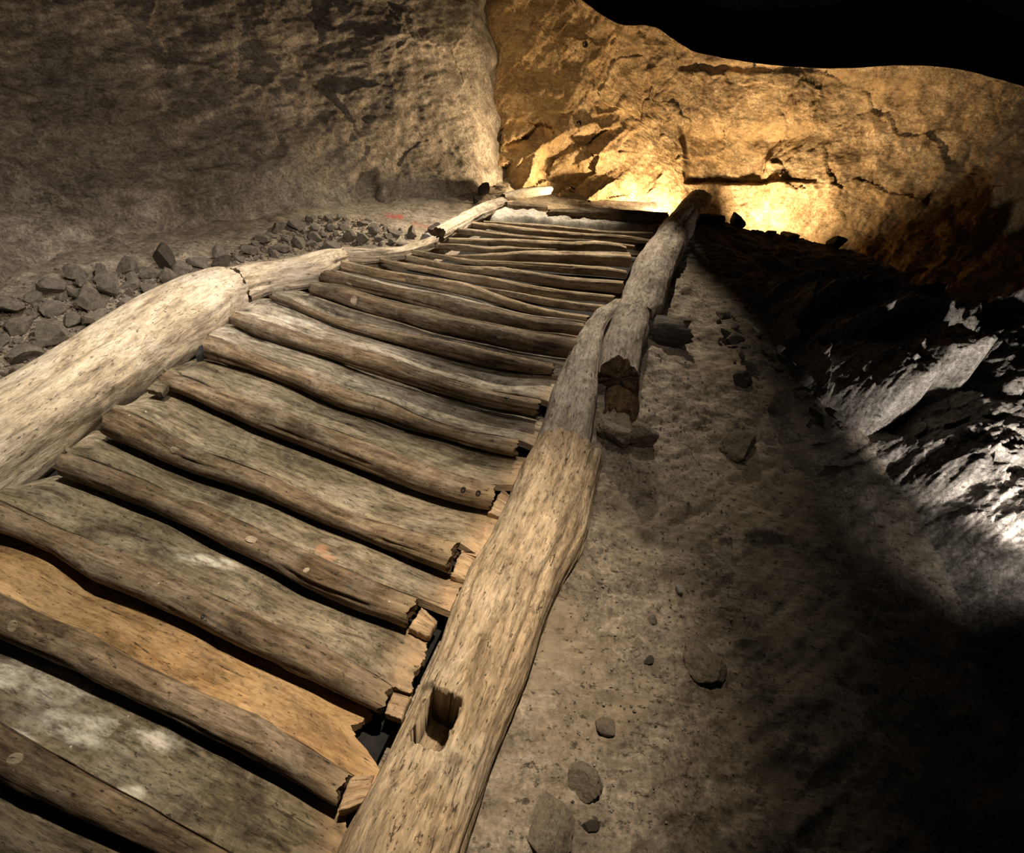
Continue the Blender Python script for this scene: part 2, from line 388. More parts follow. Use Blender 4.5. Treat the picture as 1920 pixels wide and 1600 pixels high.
def make_plank(name, Fr, Bk, mat, seed, hf, hb=.0, thick=.022, dR=None, dL=None, jag=.007, nu=190, nv=34, tuck=.012, groove=.0016, endR=.06, splits=2, jagR=None):
    """a tread board: Fr front edge and Bk back edge in photo pixels; hf/hb heights above the slope"""
    fu, bu = interp_poly(Fr, nu), interp_poly(Bk, nu)
    vv = np.linspace(0, 1, nv); uu = np.linspace(0, 1, nu)
    pf = np.array([on(*q, hf if np.isscalar(hf) else hf[k]) for k, q in enumerate(fu)])
    pb = np.array([on(*q, hb) for q in bu])
    P = pf[None]+(pb-pf)[None]*vv[:, None, None]
    bdir = (pb-pf); bl = np.linalg.norm(bdir, axis=1)[:, None]; bdir = bdir/np.maximum(bl, 1e-6)
    tx = np.gradient(pf, axis=0); tx /= np.linalg.norm(tx, axis=1)[:, None]
    length = np.linalg.norm(np.diff(pf, axis=0), axis=1).sum()
    ss = uu*length
    N = np.cross(tx, bdir); N /= np.linalg.norm(N, axis=1)[:, None]
    width = bl.mean()
    # ragged ends
    for side, prof in ((1, dR), (0, dL)):
        w = sstep(ss if side else length-ss, (length-.16), length)
        j = jag*(2.4*fbm(np.stack([vv*width*16, 0*vv+seed, 0*vv+side*7], -1), 5, .75))
        if side and jagR is not None: j = jagR*(2.4*fbm(np.stack([vv*width*16, 0*vv+seed, 0*vv+side*7], -1), 5, .75))
        if prof is not None: j = j+np.interp(vv, [a for a, _ in prof], [b for _, b in prof])
        P = P+(w[None, :]*j[:, None])[..., None]*tx[None]
    g = np.stack([np.broadcast_to(ss[None]*1., (nv, nu)), np.broadcast_to(vv[:, None]*width, (nv, nu)), np.zeros((nv, nu))], -1)
    d = .006*fbm(g*np.array([3, 8, 1])+seed*3.1, 3)+groove*1.6*fbm(g*np.array([6, 75, 1])+seed, 4, .65)
    lr = np.random.RandomState(seed)
    for k in range(splits):
        v0 = lr.uniform(.15, .9); s0 = lr.uniform(0, length); ln = lr.uniform(.25, .8)*length
        cv = v0*width+.02*fbm(np.stack([ss*3, 0*ss+seed, 0*ss+k], -1), 3)
        w = np.exp(-((g[..., 1]-cv[None])/.0045)**2)*(sstep(ss, s0-ln/2, s0)*(1-sstep(ss, s0, s0+ln/2)))[None]
        d = d-.010*w
    d = d - .010*np.exp(-(vv/.03)**2)[:, None]*0.3
    P = P+d[..., None]*N[None]
    # tuck strip under the next log, then thickness
    bk = P[-1]+bdir*tuck-N*.004
    top = np.concatenate([P, bk[None]], 0); nv2 = nv+1
    bot = top-N[None]*thick
    gt = np.concatenate([g, g[-1:]+np.array([0, tuck, 0])], 0)
    gb = gt+np.array([0, 0, -thick])
    V = np.concatenate([top.reshape(-1, 3), bot.reshape(-1, 3)]); n = nv2*nu
    G = np.concatenate([gt.reshape(-1, 3), gb.reshape(-1, 3)])
    Q = [grid_quads(nv2, nu), grid_quads(nv2, nu, base=n, flip=True)]
    j = np.arange(nu-1); i = np.arange(nv2-1)
    Q.append(np.stack([j+n, j+1+n, j+1, j], -1)); lastr = (nv2-1)*nu
    Q.append(np.stack([lastr+j, lastr+j+1, lastr+j+1+n, lastr+j+n], -1))
    Q.append(np.stack([i*nu, (i+1)*nu, (i+1)*nu+n, i*nu+n], -1))
    e = nu-1
    Q.append(np.stack([i*nu+e+n, (i+1)*nu+e+n, (i+1)*nu+e, i*nu+e], -1))
    ew = np.exp(-(np.maximum(0, length-ss-.2*endR)/endR)**2)*1.
    ew = np.broadcast_to(ew[None], (nv2, nu)).ravel(); ew = np.concatenate([ew, ew])
    V0, c = rebase(V)
    me = quads_mesh(name, V0, np.concatenate(Q), {'gco': ('FLOAT_VECTOR', G), 'endw': ('FLOAT', ew)})
    try: me.set_sharp_from_angle(angle=math.radians(50))
    except Exception: pass
    return link(name, me, mat, loc=c)

def make_board(name, quad, mat, seed, h, thick, n=26, jag=.0015):
    """a small board or block: four photo pixels (front-left, front-right, back-right, back-left) at height h"""
    q = [on(x, y, hh) for (x, y), hh in zip(quad, h if hasattr(h, '__len__') else [h]*4)]
    u = np.linspace(0, 1, n); Uu, Vv = np.meshgrid(u, u)
    P = ((1-Vv)*(1-Uu))[..., None]*q[0]+((1-Vv)*Uu)[..., None]*q[1]+(Vv*Uu)[..., None]*q[2]+(Vv*(1-Uu))[..., None]*q[3]
    ex = q[1]-q[0]; ey = q[3]-q[0]; N = np.cross(ex, ey); N /= np.linalg.norm(N)
    lx, ly = np.linalg.norm(ex), np.linalg.norm(ey)
    edge = np.maximum(np.abs(Uu-.5), np.abs(Vv-.5))*2
    nz = fbm(P*45+seed, 4, .65)
    P = P+((Uu-.5)*edge**6*jag*5*nz)[..., None]*ex/lx+((Vv-.5)*edge**6*jag*5*fbm(P*45+seed+9, 4, .65))[..., None]*ey/ly
    G = np.stack([Uu*lx, Vv*ly, 0*Uu], -1)
    P = P+(.0035*fbm(G*np.array([20, 90, 1])+seed, 4)-.004*edge**10)[..., None]*N
    bot = P-N*thick; m = n*n
    V = np.concatenate([P.reshape(-1, 3), bot.reshape(-1, 3)]); j = np.arange(n-1); e = n-1
    Q = [grid_quads(n, n), grid_quads(n, n, base=m, flip=True), np.stack([j+m, j+1+m, j+1, j], -1),
         np.stack([(n-1)*n+j, (n-1)*n+j+1, (n-1)*n+j+1+m, (n-1)*n+j+m], -1),
         np.stack([j*n, (j+1)*n, (j+1)*n+m, j*n+m], -1), np.stack([j*n+e+m, (j+1)*n+e+m, (j+1)*n+e, j*n+e], -1)]
    V0, c = rebase(V); GG = np.concatenate([G.reshape(-1, 3), (G-np.array([0, 0, thick])).reshape(-1, 3)])
    me = quads_mesh(name, V0, np.concatenate(Q), {'gco': ('FLOAT_VECTOR', GG), 'endw': ('FLOAT', np.zeros(2*m))})
    try: me.set_sharp_from_angle(angle=math.radians(50))
    except Exception: pass
    return link(name, me, mat, loc=c)

# front logs of the treads, bottom to top: seen upper edge, seen lower edge
LG = [
 ([(-430,1175),(-200,1272),(-40,1352),(0,1370),(94,1422),(234,1497),(400,1590),(470,1628)], [(-430,1248),(-200,1348),(-40,1430),(0,1450),(140,1520),(328,1604),(390,1640)]),
 ([(-210,1024),(-110,1070),(-30,1104),(0,1117),(70,1155),(188,1202),(281,1258),(375,1305),(469,1347),(563,1398),(654,1455)], [(-210,1100),(-110,1146),(-30,1181),(0,1194),(117,1241),(244,1305),(375,1366),(497,1431),(635,1507)]),
 ([(-66,916),(-30,928),(0,940),(36,957),(91,986),(146,1005),(211,1033),(305,1073),(352,1094),(422,1127),(492,1164),(586,1206),(703,1270),(731,1290)], [(-66,974),(-30,988),(0,1000),(94,1032),(180,1085),(281,1130),(375,1172),(469,1220),(563,1265),(656,1310),(716,1337)]),
 ([(124,848),(200,874),(277,905),(328,932),(420,965),(506,1005),(609,1052),(703,1094),(787,1127)], [(120,891),(182,914),(255,946),(328,972),(422,1023),(516,1066),(586,1108),(680,1145),(757,1172)]),
 ([(212,764),(262,782),(320,818),(365,842),(430,864),(510,895),(583,930),(660,962),(720,985),(792,1004),(860,1020)], [(211,818),(292,859),(365,888),(438,914),(510,939),(583,972),(656,1001),(722,1026),(780,1050),(838,1073)]),
 ([(308,698),(355,710),(401,731),(474,757),(529,773),(583,793),(656,819),(750,854),(833,883),(917,908),(940,910)], [(306,729),(365,749),(438,782),(510,815),(583,842),(667,875),(750,908),(833,938),(908,954)]),
 ([(394,630),(420,638),(456,655),(510,677),(583,706),(660,735),(733,754),(792,783),(875,808),(971,826)], [(393,671),(474,695),(547,724),(620,757),(667,771),(750,800),(833,823),(896,842),(964,856)]),
 ([(440,587),(490,603),(534,616),(586,634),(664,652),(717,665),(800,697),(917,732),(1017,751)], [(438,608),(495,634),(560,653),(612,668),(691,699),(792,728),(875,752),(958,771),(1002,779)]),
 ([(510,551),(560,569),(600,585),(638,600),(717,619),(800,633),(860,643),(917,656),(1039,684)], [(510,560),(586,593),(638,613),(717,636),(800,658),(875,677),(958,696),(1034,701)]),
 ([(583,530),(638,538),(690,554),(743,569),(800,580),(875,598),(979,619),(1086,636)], [(583,550),(667,579),(750,602),(833,627),(917,644),(1000,662),(1071,671)]),
 ([(610,506),(688,525),(771,546),(833,556),(917,577),(1000,594),(1104,608)], [(608,530),(667,545),(750,564),(854,594),(958,617),(1081,630)]),
 ([(638,486),(690,499),(800,519),(882,533),(937,553),(1028,580),(1112,594)], [(647,508),(700,519),(809,540),(904,563),(992,588),(1088,606)]),
 ([(880,533),(897,537),(955,546),(1028,559),(1100,569),(1138,572)], [(880,539),(955,557),(1028,574),(1080,581),(1126,584)]),
 ([(714,484),(773,495),(846,509),(919,519),(992,533),(1065,545),(1150,554)], [(714,491),(736,499),(809,513),(893,533),(992,552),(1065,562),(1148,568)]),
 ([(762,477),(820,490),(882,500),(930,501),(1003,511),(1065,519),(1167,526)], [(760,488),(846,508),(919,518),(992,531),(1065,541),(1165,549)]),
 ([(773,468),(828,477),(882,486),(933,489),(1028,494),(1138,502),(1178,509)], [(774,477),(828,487),(900,499),(933,501),(1028,510),(1100,516),(1168,522)]),
 ([(828,478),(882,477),(937,474),(992,470),(1065,472),(1184,475)], [(836,483),(919,489),(992,491),(1065,493),(1110,496),(1176,503)]),
 ([(817,456),(864,457),(919,463),(940,461),(973,464),(1050,466)], [(818,467),(880,473),(930,474),(960,471),(1000,471),(1050,472)]),
 ([(841,446),(919,447),(992,449),(1065,453),(1163,457),(1174,464)], [(841,457),(911,460),(992,466),(1065,470),(1120,471),(1170,471)]),
 ([(860,427),(900,431),(955,439),(1010,444),(1100,450),(1190,460)], [(859,438),(919,446),(1000,451),(1100,458),(1188,468)]),
 ([(885,416),(955,423),(1028,432),(1101,438),(1156,440),(1221,449)], [(885,426),(955,436),(1028,443),(1156,451),(1216,457)]),
 ([(905,414),(992,419),(1065,425),(1138,433),(1224,435)], [(912,419),(955,423),(1028,430),(1101,438),(1224,446)]),
]
LOGLAB = [
 'thick dark brown log along the lowest broad grey plank of the stairway',
 'thick knotted brown log holding the lower edge of the orange plank',
 'smooth grey brown log lying along the upper edge of the orange plank',
 'tan log with an orange stain patch on its plank and a square sawn right end',
 'thick bark rough log two logs above the orange plank with a split left end',
 'brown log with two peg holes in its dark right end',
 'smooth rounded brown log whose blunt left end rests near the white beam',
 'brown log swelling to a knot at mid length below the split pale plank',
 'thin brown log starting at the joint of the two white beams',
 'knotted log with pale knot discs, first close-set log above the pale plank',
 'thick dark log just above the log with pale knot discs',
 'log with a frayed dark left end set into the white beam',
 'short thin log wedged at the right, half hidden behind a longer log',
 'long tapering log with a dark pointed left end in the upper flight',
 'sinuous golden brown log in the middle of the upper flight',
 'dark slim log with a short split piece near its left third',
 'wide log with a wavy bulging top edge in the upper flight',
 'short log stub with a dipped middle at the left of the upper flight',
 'pale log with a round knot near its square left end',
 'partly hidden log with an orange tinted left end near the top',
 'second highest tread log, brown with a rounded left end',
 'highest and thinnest tread log lying below the sandy top patch',
]
logs = []
for k, (u, l) in enumerate(LG):
    mat = M_log if k in (0, 1, 3, 4, 5, 6, 7, 8, 9, 10) else M_log2
    if k == 2: mat = M_log
    o, inf = make_log('tread_log', u, l, mat, 11+k, p=2.5 if k < 9 else 2.3, endmat=M_end_d if k in (5, 7, 9, 10) else M_end, wob=.13, knots=3,
                      cracks=4 if k < 9 else 2, nT=44 if k < 11 else 30)
    tag(o, LOGLAB[k], 'log', 'round logs fronting the treads'); logs.append((o, inf))

# tread planks: front edge = upper edge of log i (+ right-hand extension), back edge = lower edge of log i+1
def hfront(i, mul=1.12): return float(np.median(logs[i][1]['r'])*mul)
def up(pts, dy): return [(x, y-dy) for x, y in pts]
def ext(i, more, k=None): return up(LG[i][0][:k], 5 if i < 4 else 3.5)+more
def bck(i, more, k=None, pre=()): return list(pre)+up(LG[i][1][:k], -2)+more
M_knot = wood('knot_pale', (.08, .055, .035), (.24, .185, .125), (.38, .32, .24), dust_amt=.4)
def surf_px(o, px, py):
    me = o.data; V = np.empty(len(me.vertices)*3, np.float32); me.vertices.foreach_get('co', V); V = V.reshape(-1, 3).astype(float)+np.array(o.location)
    Nn = np.empty(len(V)*3, np.float32); me.vertices.foreach_get('normal', Nn); Nn = Nn.reshape(-1, 3)
    q, z = project(V); d = (q[:, 0]-px)**2+(q[:, 1]-py)**2
    d = np.where((Nn*(CAM-V)).sum(1) > 0, d, 1e9); i = int(np.argmin(d)); return V[i], Nn[i]/np.linalg.norm(Nn[i]), z[i]
def stud(o, px, py, rpx, hole):
    P, n, z = surf_px(o, px, py); r = rpx*z/F; a = np.cross(n, es+.3*UP); a /= np.linalg.norm(a); b = np.cross(n, a)
    prof = [(1.15, -.3), (1., .12), (.8, .2), (.62, .2), (.55, .02), (.3, -.05), (.02, -.08)] if hole else [(1.25, -.3), (1.0, .03), (.75, .10), (.5, .05), (.25, .10), (.02, .11)]
    th = np.linspace(0, 2*math.pi, 18, endpoint=False)
    V = np.array([[P+n*h*r+r*k*(1+.12*math.sin(2*t+px))*(math.cos(t)*a+math.sin(t)*b) for t in th] for k, h in prof]).reshape(-1, 3)-np.array(o.location)
    q = link('peg_hole' if hole else 'knot', quads_mesh('peg_hole' if hole else 'knot', V, grid_quads(len(prof), 18, wrap=True), {'gco': ('FLOAT_VECTOR', V)}), M_iron if hole else M_knot, parent=o)
    q['label'] = 'dark round peg hole' if hole else 'pale round knot'
for i, px, py, r, hole in [(9,662,562,7,0),(9,887,619,6,0),(9,937,628,8,0),(10,654,535,6,0),(18,918,458,4.5,0),(14,818,492,3.5,0),(11,763,526,4,0),(1,20,1175,9,0),
                           (3,576,1070,5,0),(3,470,1010,9,0),(4,330,842,9,0),(5,870,918,5,1),(5,895,925,5,1),(7,952,745,4,1),(6,891,802,4,1),(2,380,1157,4,1),(0,30,1425,12,0)]:
    stud(logs[i][0], px, py, r, hole)
def mark(o, name, spots):
    me = o.data; V = np.empty(len(me.vertices)*3, np.float32); me.vertices.foreach_get('co', V); V = V.reshape(-1, 3).astype(float)+np.array(o.location)
    m = np.zeros(len(V))
    for px, py, h, ra, rb, ang in spots:
        c_ = on(px, py, h); z = (c_-CAM) @ (-R[:, 2]); n = nrm_at(c_); tx = es*math.cos(ang)+np.cross(n, es)*math.sin(ang); ty = np.cross(n, tx)
        d = V-c_; u = d @ tx/(ra*z/F); v = d @ ty/(rb*z/F)
        m = np.maximum(m, np.clip(1.3-(u*u+v*v)+.9*fbm(V*28, 3), 0, 1)*(np.abs(d @ n) < .08))
    a_ = me.attributes.new(name, 'FLOAT', 'POINT'); a_.data.foreach_set('value', m.astype(np.float32))
PL = [
 # lowest corner plank in front of log 0
 (None, None, M_plank, 'dark grey plank in the bottom left corner below the thickest log', dict()),
 (ext(0, [(560,1672),(640,1715)]), bck(1, [(649,1518)]), M_plank, 'broad grey plank with whitish smears, lowest full tread of the stairway', dict(dR=[(0,.0),(.5,.02),(1,0.)])),
 (ext(1, [(700,1478)], None), bck(2, [], -1)[:-1]+[(690,1324)], M_orange, 'orange brown plank with a broken jagged right end', dict(dR=[(0,.012),(.2,.025),(.34,.0),(.5,-.022),(.62,-.05),(.72,-.03),(.85,.0),(1,-.01)], jagR=.012)),
 (ext(2, [(768,1299)]), bck(3, [(790,1192),(806,1204)], None, [(18,922),(60,905)]), M_plank, 'greenish grey plank lying directly above the orange plank', dict()),
 (ext(3, [(845,1146)]), bck(4, [(885,1070)], None, [(130,845),(178,806)]), M_plank, 'grey brown plank with a small orange red stain near its right half', dict(stain=True)),
 (ext(4, [(905,1046)]), bck(5, [(945,958)], None, [(240,765),(272,737)]), M_plank, 'dark mottled plank above the bark rough log', dict()),
 (ext(5, [(980,908)]), bck(6, [(1000,862)], None, [(330,690),(372,671)]), M_plank, 'grey cracked plank above the log with two peg holes', dict()),
 (ext(6, [(1010,838)]), bck(7, [(1035,788)], None, [(402,622),(420,608)]), M_pale, 'pale weathered plank with a white salt smear near its left end', dict()),
 (ext(7, [(1048,760)]), bck(8, [(1066,706)], None, [(455,580),(486,562)]), M_pale, 'pale plank split lengthwise into fibrous strips', dict(splits=6)),
 (ext(8, [(1072,690)]), bck(9, [(1092,674)], None, [(530,549),(560,546)]), M_pale, 'pale grey plank under the log with pale knot discs', dict()),
 (ext(9, [(1100,638)]), bck(10, [(1106,632)], None), M_plank, 'narrow plank seen as a sliver below the thick dark log', dict(nv=12)),
 (ext(10, [(1120,610)]), bck(11, [(1122,608)], None, [(622,500)]), M_pale, 'narrow dusty plank below the log with the frayed left end', dict(nv=12)),
]
planks = []
for k, (f, b, mat, lab, kw) in enumerate(PL):
    kw = dict(kw); stain = kw.pop('stain', None)
    if f is None:
        f = [(-450,1410),(-40,1590),(60,1650),(200,1730)]; b = [(-450,1262),(-200,1375),(-40,1470),(0,1488),(95,1545),(190,1592),(300,1640)]
        o = make_plank('tread_plank', f, b, mat, 60, .03, **kw)
    else:
        h = hfront(k-1) if k < 10 else hfront(k-1, 1.1)
        o = make_plank('tread_plank', f, b, mat, 60+k, h, hb=-.010, **kw)
    if stain: mark(o, 'stain', [(603,1030,.03,13,15,.0),(617,1048,.03,14,9,.0)])
    if k == 1: mark(o, 'whitish', [(60,1270,.02,120,40,0),(190,1370,.02,150,30,0),(40,1390,.02,40,18,0),(245,1490,.03,30,14,0)])
    if k == 7: mark(o, 'whitish', [(530,640,.02,70,14,0),(440,615,.02,40,14,0)])
    if k == 8: mark(o, 'whitish', [(560,600,.02,60,16,0)])
    if k == 3: mark(o, 'whitish', [(395,1050,.02,60,16,0)])
    planks.append(o); tag(o, lab, 'plank', 'flat tread planks')

# keep the boards clear of the logs they touch
from mathutils.bvhtree import BVHTree
def bvh_of(o):
    return BVHTree.FromPolygons([v.co+o.location for v in o.data.vertices], [tuple(p.vertices) for p in o.data.polygons])
def clear_of(o, tree, gap=.003):
    me = o.data; loc = o.location; lo_ = Vector([min(v.co[i] for v in me.vertices) for i in range(3)])
    for v in me.vertices:
        p = v.co+loc; q, n, _i, d = tree.find_nearest(p, .06)
        if q is not None and (p-q).dot(n) < gap: v.co = q+n*gap-loc
    me.update()
trees = [bvh_of(o) for o, _ in logs[:12]]
for k, o in enumerate(planks):
    for i in (k-1, k):
        if 0 <= i < 12: clear_of(o, trees[i])
# ------------------------------------------------------------------ pale offcuts and blocks beside the logs
BL = [
 ([(634,1522),(690,1500),(703,1452),(657,1452)], .045, .04, M_wedge, 'light splintered block at the right end of the knotted log below the orange plank'),
 ([(722,1338),(752,1349),(772,1304),(736,1292)], .025, .03, M_wedge, 'light square block at the right end of the smooth log above the orange plank'),
 ([(766,1176),(806,1192),(820,1164),(792,1138)], .025, .03, M_wedge, 'light ragged block at the square sawn right end of the tan log'),
 ([(846,1078),(880,1092),(902,1052),(866,1030)], .025, .03, M_wedge, 'light block at the right end of the bark rough log'),
 ([(915,960),(948,972),(968,936),(942,916)], .02, .025, M_wedge, 'light block at the right end of the log with two peg holes'),
 ([(1035,702),(1060,706),(1070,690),(1042,684)], .015, .02, M_beam3, 'small grey block at the right end of the thin log'),
 ([(273,728),(303,735),(338,697),(320,688)], .05, .018, M_plank, 'small grey board end between the white beam and a log'),
 ([(366,667),(391,660),(391,640),(372,648)], .03, .02, M_sheet, 'small slate grey block beside the white beam at a blunt log end'),
]
for q, h, th, m, lab in BL:
    tag(make_board('offcut_block', q, m, 200+len(lab), h, th), lab, 'block', 'small blocks at the log ends')

# ------------------------------------------------------------------ stringers
def st_px(pts): return [tuple(p) for p in pts]
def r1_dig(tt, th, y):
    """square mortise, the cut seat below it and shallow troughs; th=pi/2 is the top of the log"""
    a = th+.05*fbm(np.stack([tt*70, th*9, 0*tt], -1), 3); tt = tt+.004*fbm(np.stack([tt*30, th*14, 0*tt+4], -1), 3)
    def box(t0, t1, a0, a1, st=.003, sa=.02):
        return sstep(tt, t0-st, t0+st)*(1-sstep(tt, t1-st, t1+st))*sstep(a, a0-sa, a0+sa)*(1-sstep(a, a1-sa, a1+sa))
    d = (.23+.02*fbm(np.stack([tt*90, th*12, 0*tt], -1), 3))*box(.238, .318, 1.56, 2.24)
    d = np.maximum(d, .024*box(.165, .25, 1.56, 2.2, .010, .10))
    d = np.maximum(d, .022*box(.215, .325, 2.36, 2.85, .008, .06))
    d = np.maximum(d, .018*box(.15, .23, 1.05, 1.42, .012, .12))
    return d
R1U = [(560,1760),(644,1582),(696,1490),(731,1403),(762,1337),(788,1285),(819,1215),(845,1154),(884,1075),(928,996),(972,905),(990,868)]
R1L = [(830,1760),(876,1600),(915,1469),(950,1381),(976,1316),(1007,1241),(1037,1154),(1064,1088),(1094,1000),(1125,900),(1133,852)]
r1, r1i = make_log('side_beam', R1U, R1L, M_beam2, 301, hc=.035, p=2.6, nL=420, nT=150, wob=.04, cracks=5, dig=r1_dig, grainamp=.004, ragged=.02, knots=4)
tag(r1, 'tan round side beam with a square mortise hole, lowest on the right of the stairs', 'beam', 'side beams of the stairway')
R2U = [(975,905),(1010,820),(1040,740),(1075,660),(1105,600),(1152,566)]
R2L = [(1098,905),(1110,820),(1114,740),(1121,660),(1148,600),(1168,572)]
r2, r2i = make_log('side_beam', R2U, R2L, M_beam3, 302, hc=.02, p=3.2, nL=260, nT=70, wob=.06, cracks=5, grainamp=.004, ragged=.02)
tag(r2, 'grey hewn side beam in the middle of the right side, beside the broken stub', 'beam', 'side beams of the stairway')
R3U = [(1118,716),(1126,660),(1140,615),(1158,580)]
R3L = [(1198,700),(1206,650),(1216,610),(1222,575)]
r3, r3i = make_log('side_beam', R3U, R3L, M_beam3, 303, hc=.075, p=3., nL=160, nT=70, wob=.08, cracks=4, grainamp=.004, ragged=.03, endmat=M_end)
tag(r3, 'short grey timber with a rotten brown broken end against the right side beam', 'beam', 'side beams of the stairway')
r3b, _ = make_log('timber_stub', [(1122,792),(1130,752),(1140,720)], [(1188,786),(1195,750),(1200,715)], M_end_d, 304, hc=.0, p=3., nT=60, wob=.14, ragged=.03, endmat=M_end)
tag(r3b, 'dark rotten timber stub under the broken end of the grey timber', 'stub')
R4U = [(1152,588),(1166,545),(1185,503),(1222,450),(1262,397),(1284,372)]
R4L = [(1222,612),(1244,588),(1256,540),(1290,450),(1308,420),(1336,386)]
r4, r4i = make_log('side_beam', R4U, R4L, M_beam3, 305, hc=.06, p=2.3, nL=320, nT=64, wob=.09, cracks=4, grainamp=.004, ragged=.02, knots=4, taper=(1., 1.))
tag(r4, 'round side beam on the right of the upper flight with a rounded top end', 'beam', 'side beams of the stairway')

L1U = [(-430,980),(-150,820),(0,733),(106,667),(194,611),(281,559),(328,537),(380,511),(425,506)]
L1L = [(-430,1290),(-150,1058),(0,934),(18,921),(124,837),(233,753),(313,687),(394,629),(452,576)]
l1, l1i = make_log('side_beam', L1U, L1L, M_beam, 311, hc=.03, p=2.9, nL=300, nT=90, wob=.05, cracks=3, grainamp=.003, ragged=.012)
tag(l1, 'broad whitish side beam in front on the left of the stairs', 'beam', 'side beams of the stairway')
L2U = [(428,505),(482,493),(550,482),(620,467),(645,466)]
L2L = [(461,568),(490,556),(524,547),(579,541),(610,524),(640,505)]
l2, l2i = make_log('side_beam', L2U, L2L, M_beam, 312, hc=.02, p=2.7, nL=160, nT=70, wob=.09, cracks=4, grainamp=.005, ragged=.02)
tag(l2, 'shorter whitish side beam following the broad one on the left', 'beam', 'side beams of the stairway')
L3U = [(640,466),(690,468),(750,463),(790,452),(812,444)]
L3L = [(645,492),(700,493),(755,486),(790,474),(818,462)]
l3, _ = make_log('side_beam', L3U, L3L, M_beam, 313, hc=.0, p=2.4, nL=120, nT=60, wob=.2, cracks=4, grainamp=.006, ragged=.02)
tag(l3, 'crumbling pale beam remnant between two whitish beams on the left', 'beam', 'side beams of the stairway')
L5U = [(802,436),(857,406),(904,383),(940,371)]
L5L = [(842,447),(862,435),(890,417),(948,394)]
l5, _ = make_log('side_beam', L5U, L5L, M_beam, 315, hc=.02, p=2.5, nL=140, nT=60, wob=.14, cracks=4, grainamp=.005, ragged=.02, endmat=M_end_d)
tag(l5, 'whitish side beam at the upper left end of the stairs', 'beam', 'side beams of the stairway')
tb, _ = make_log('top_beam', [(1030,393),(1101,391),(1174,395),(1250,399)], [(1026,404),(1119,411),(1174,420),(1244,420)], M_log, 321, wob=.16, hc=.05, cracks=4)
tag(tb, 'dark weathered beam lying across the head of the stairs', 'beam')
tb2, _ = make_log('top_beam', [(948,379),(985,381),(1026,385)], [(949,394),(985,395),(1024,396)], M_log, 322, wob=.1, hc=.04)
tag(tb2, 'short dark log lying across the top beside the whitish beam end', 'log')
tb3, _ = make_log('top_beam', [(942,364),(985,352),(1032,349)], [(944,377),(985,372),(1030,364)], M_beam, 323, wob=.1, hc=.05)
tag(tb3, 'pale short log at the foot of the cave wall behind the stair head', 'log')
cs, _ = make_log('cross_timber', [(1200,598),(1240,596),(1281,600)], [(1200,648),(1240,656),(1282,660)], M_dark, 331, hc=.02, wob=.08, endmat=M_beam3, ragged=.03)
tag(cs, 'dark round cross timber stub poking out right of the side beam', 'timber')
cs2, _ = make_log('cross_timber', [(1300,403),(1330,402),(1353,404)], [(1300,419),(1330,424),(1352,424)], M_dark, 332, hc=.04, wob=.08, p=3., endmat=M_end_d)
tag(cs2, 'small dark cross timber stub at the top of the right side beam', 'timber')

# ------------------------------------------------------------------ floor
def edge_st(px): return np.array([st(on(x, y, 0)) for x, y in px])
rR = edge_st([((a[0]+b[0])/2, (a[1]+b[1])/2) for a, b in zip(interp_poly(R1U, 8), interp_poly(R1L, 8))] +
             [(1100,740),(1165,600),(1215,530),(1250,460),(1295,395)])
lL = edge_st([((a[0]+b[0])/2, (a[1]+b[1])/2) for a, b in zip(interp_poly(L1U, 8), interp_poly(L1L, 8))] +
             [(545,515),(625,487),(720,478),(800,455),(870,410),(943,382)])
o_ = np.argsort(rR[:, 1]); rR = rR[o_]; o_ = np.argsort(lL[:, 1]); lL = lL[o_]
def sR(t): return np.interp(t, rR[:, 1], rR[:, 0])
def sL(t): return np.interp(t, lL[:, 1], lL[:, 0])
crest = edge_st([(1262,392),(1340,406),(1420,430),(1490,434),(1560,446),(1650,470),(1750,500),(1920,540),(2200,600)])
def tC(s): return np.interp(s, crest[:, 0], crest[:, 1], left=crest[0, 1])+.03*fbm(np.stack([s*4, 0*s, 0*s], -1), 3)
def floor_h(s, t):
    a, b = sL(t), sR(t)
    inside = sstep(s, a-.02, a+.05)*(1-sstep(s, b-.05, b+.02))
    right = sstep(s, b, b+.1)
    p = np.stack([s, t, 0*s], -1)
    h = .035*fbm(p*2.2+3, 3)+.014*fbm(p*9, 4, .6)
    # streaky runnels down the slope to the right
    q = np.stack([(s*.8+t*.6)*3, (t*.8-s*.6)*22, 0*s], -1)
    h = h+.012*fbm(q+.6*fbm(p*3, 2)[..., None], 5, .6)*right+.004*ridged(p*26, 3)*.6
    lump = sstep(fbm(p*5.1+11, 2), .18, .42); h = h+.013*lump*right
    pit = sstep(fbm(np.stack([s*11, t*20, 0*s+4], -1), 2), .34, .5); h = h-.010*pit*right
    h = h*(1-.7*inside)-.10*inside
    h = h+np.where(s > b, .0-.05*np.minimum(s-b, 2.5), -.045)*(1-inside)
    h = h+.05*np.exp(-((s-b-.12)/.12)**2)*right*.5
    ov = t-tC(s)
    h = h-np.where(s > crest[0, 0]-.02, np.clip(ov, 0, .9)*1.3*sstep(s, crest[0, 0]-.05, crest[0, 0]+.05), 0)
    return h
# red paint strokes on the ground at the foot of the wall
def paintL(px):
    x, y = px[..., 0], px[..., 1]
    n = fbm(np.stack([x/14, y/7, 0*x], -1), 3)
    c1_ = 403+.12*(x-720); m = (1-sstep(np.abs(y-c1_-1.5*n), 3, 6))*sstep(x, 719, 725)*(1-sstep(x, 752, 760))
    c2_ = 417+.28*(x-768); m2 = .6*(1-sstep(np.abs(y-c2_), 2, 5))*sstep(x, 766, 775)*(1-sstep(x, 800, 812))
    return np.clip(np.maximum(m, m2)*(.6+.9*n), 0, .8)
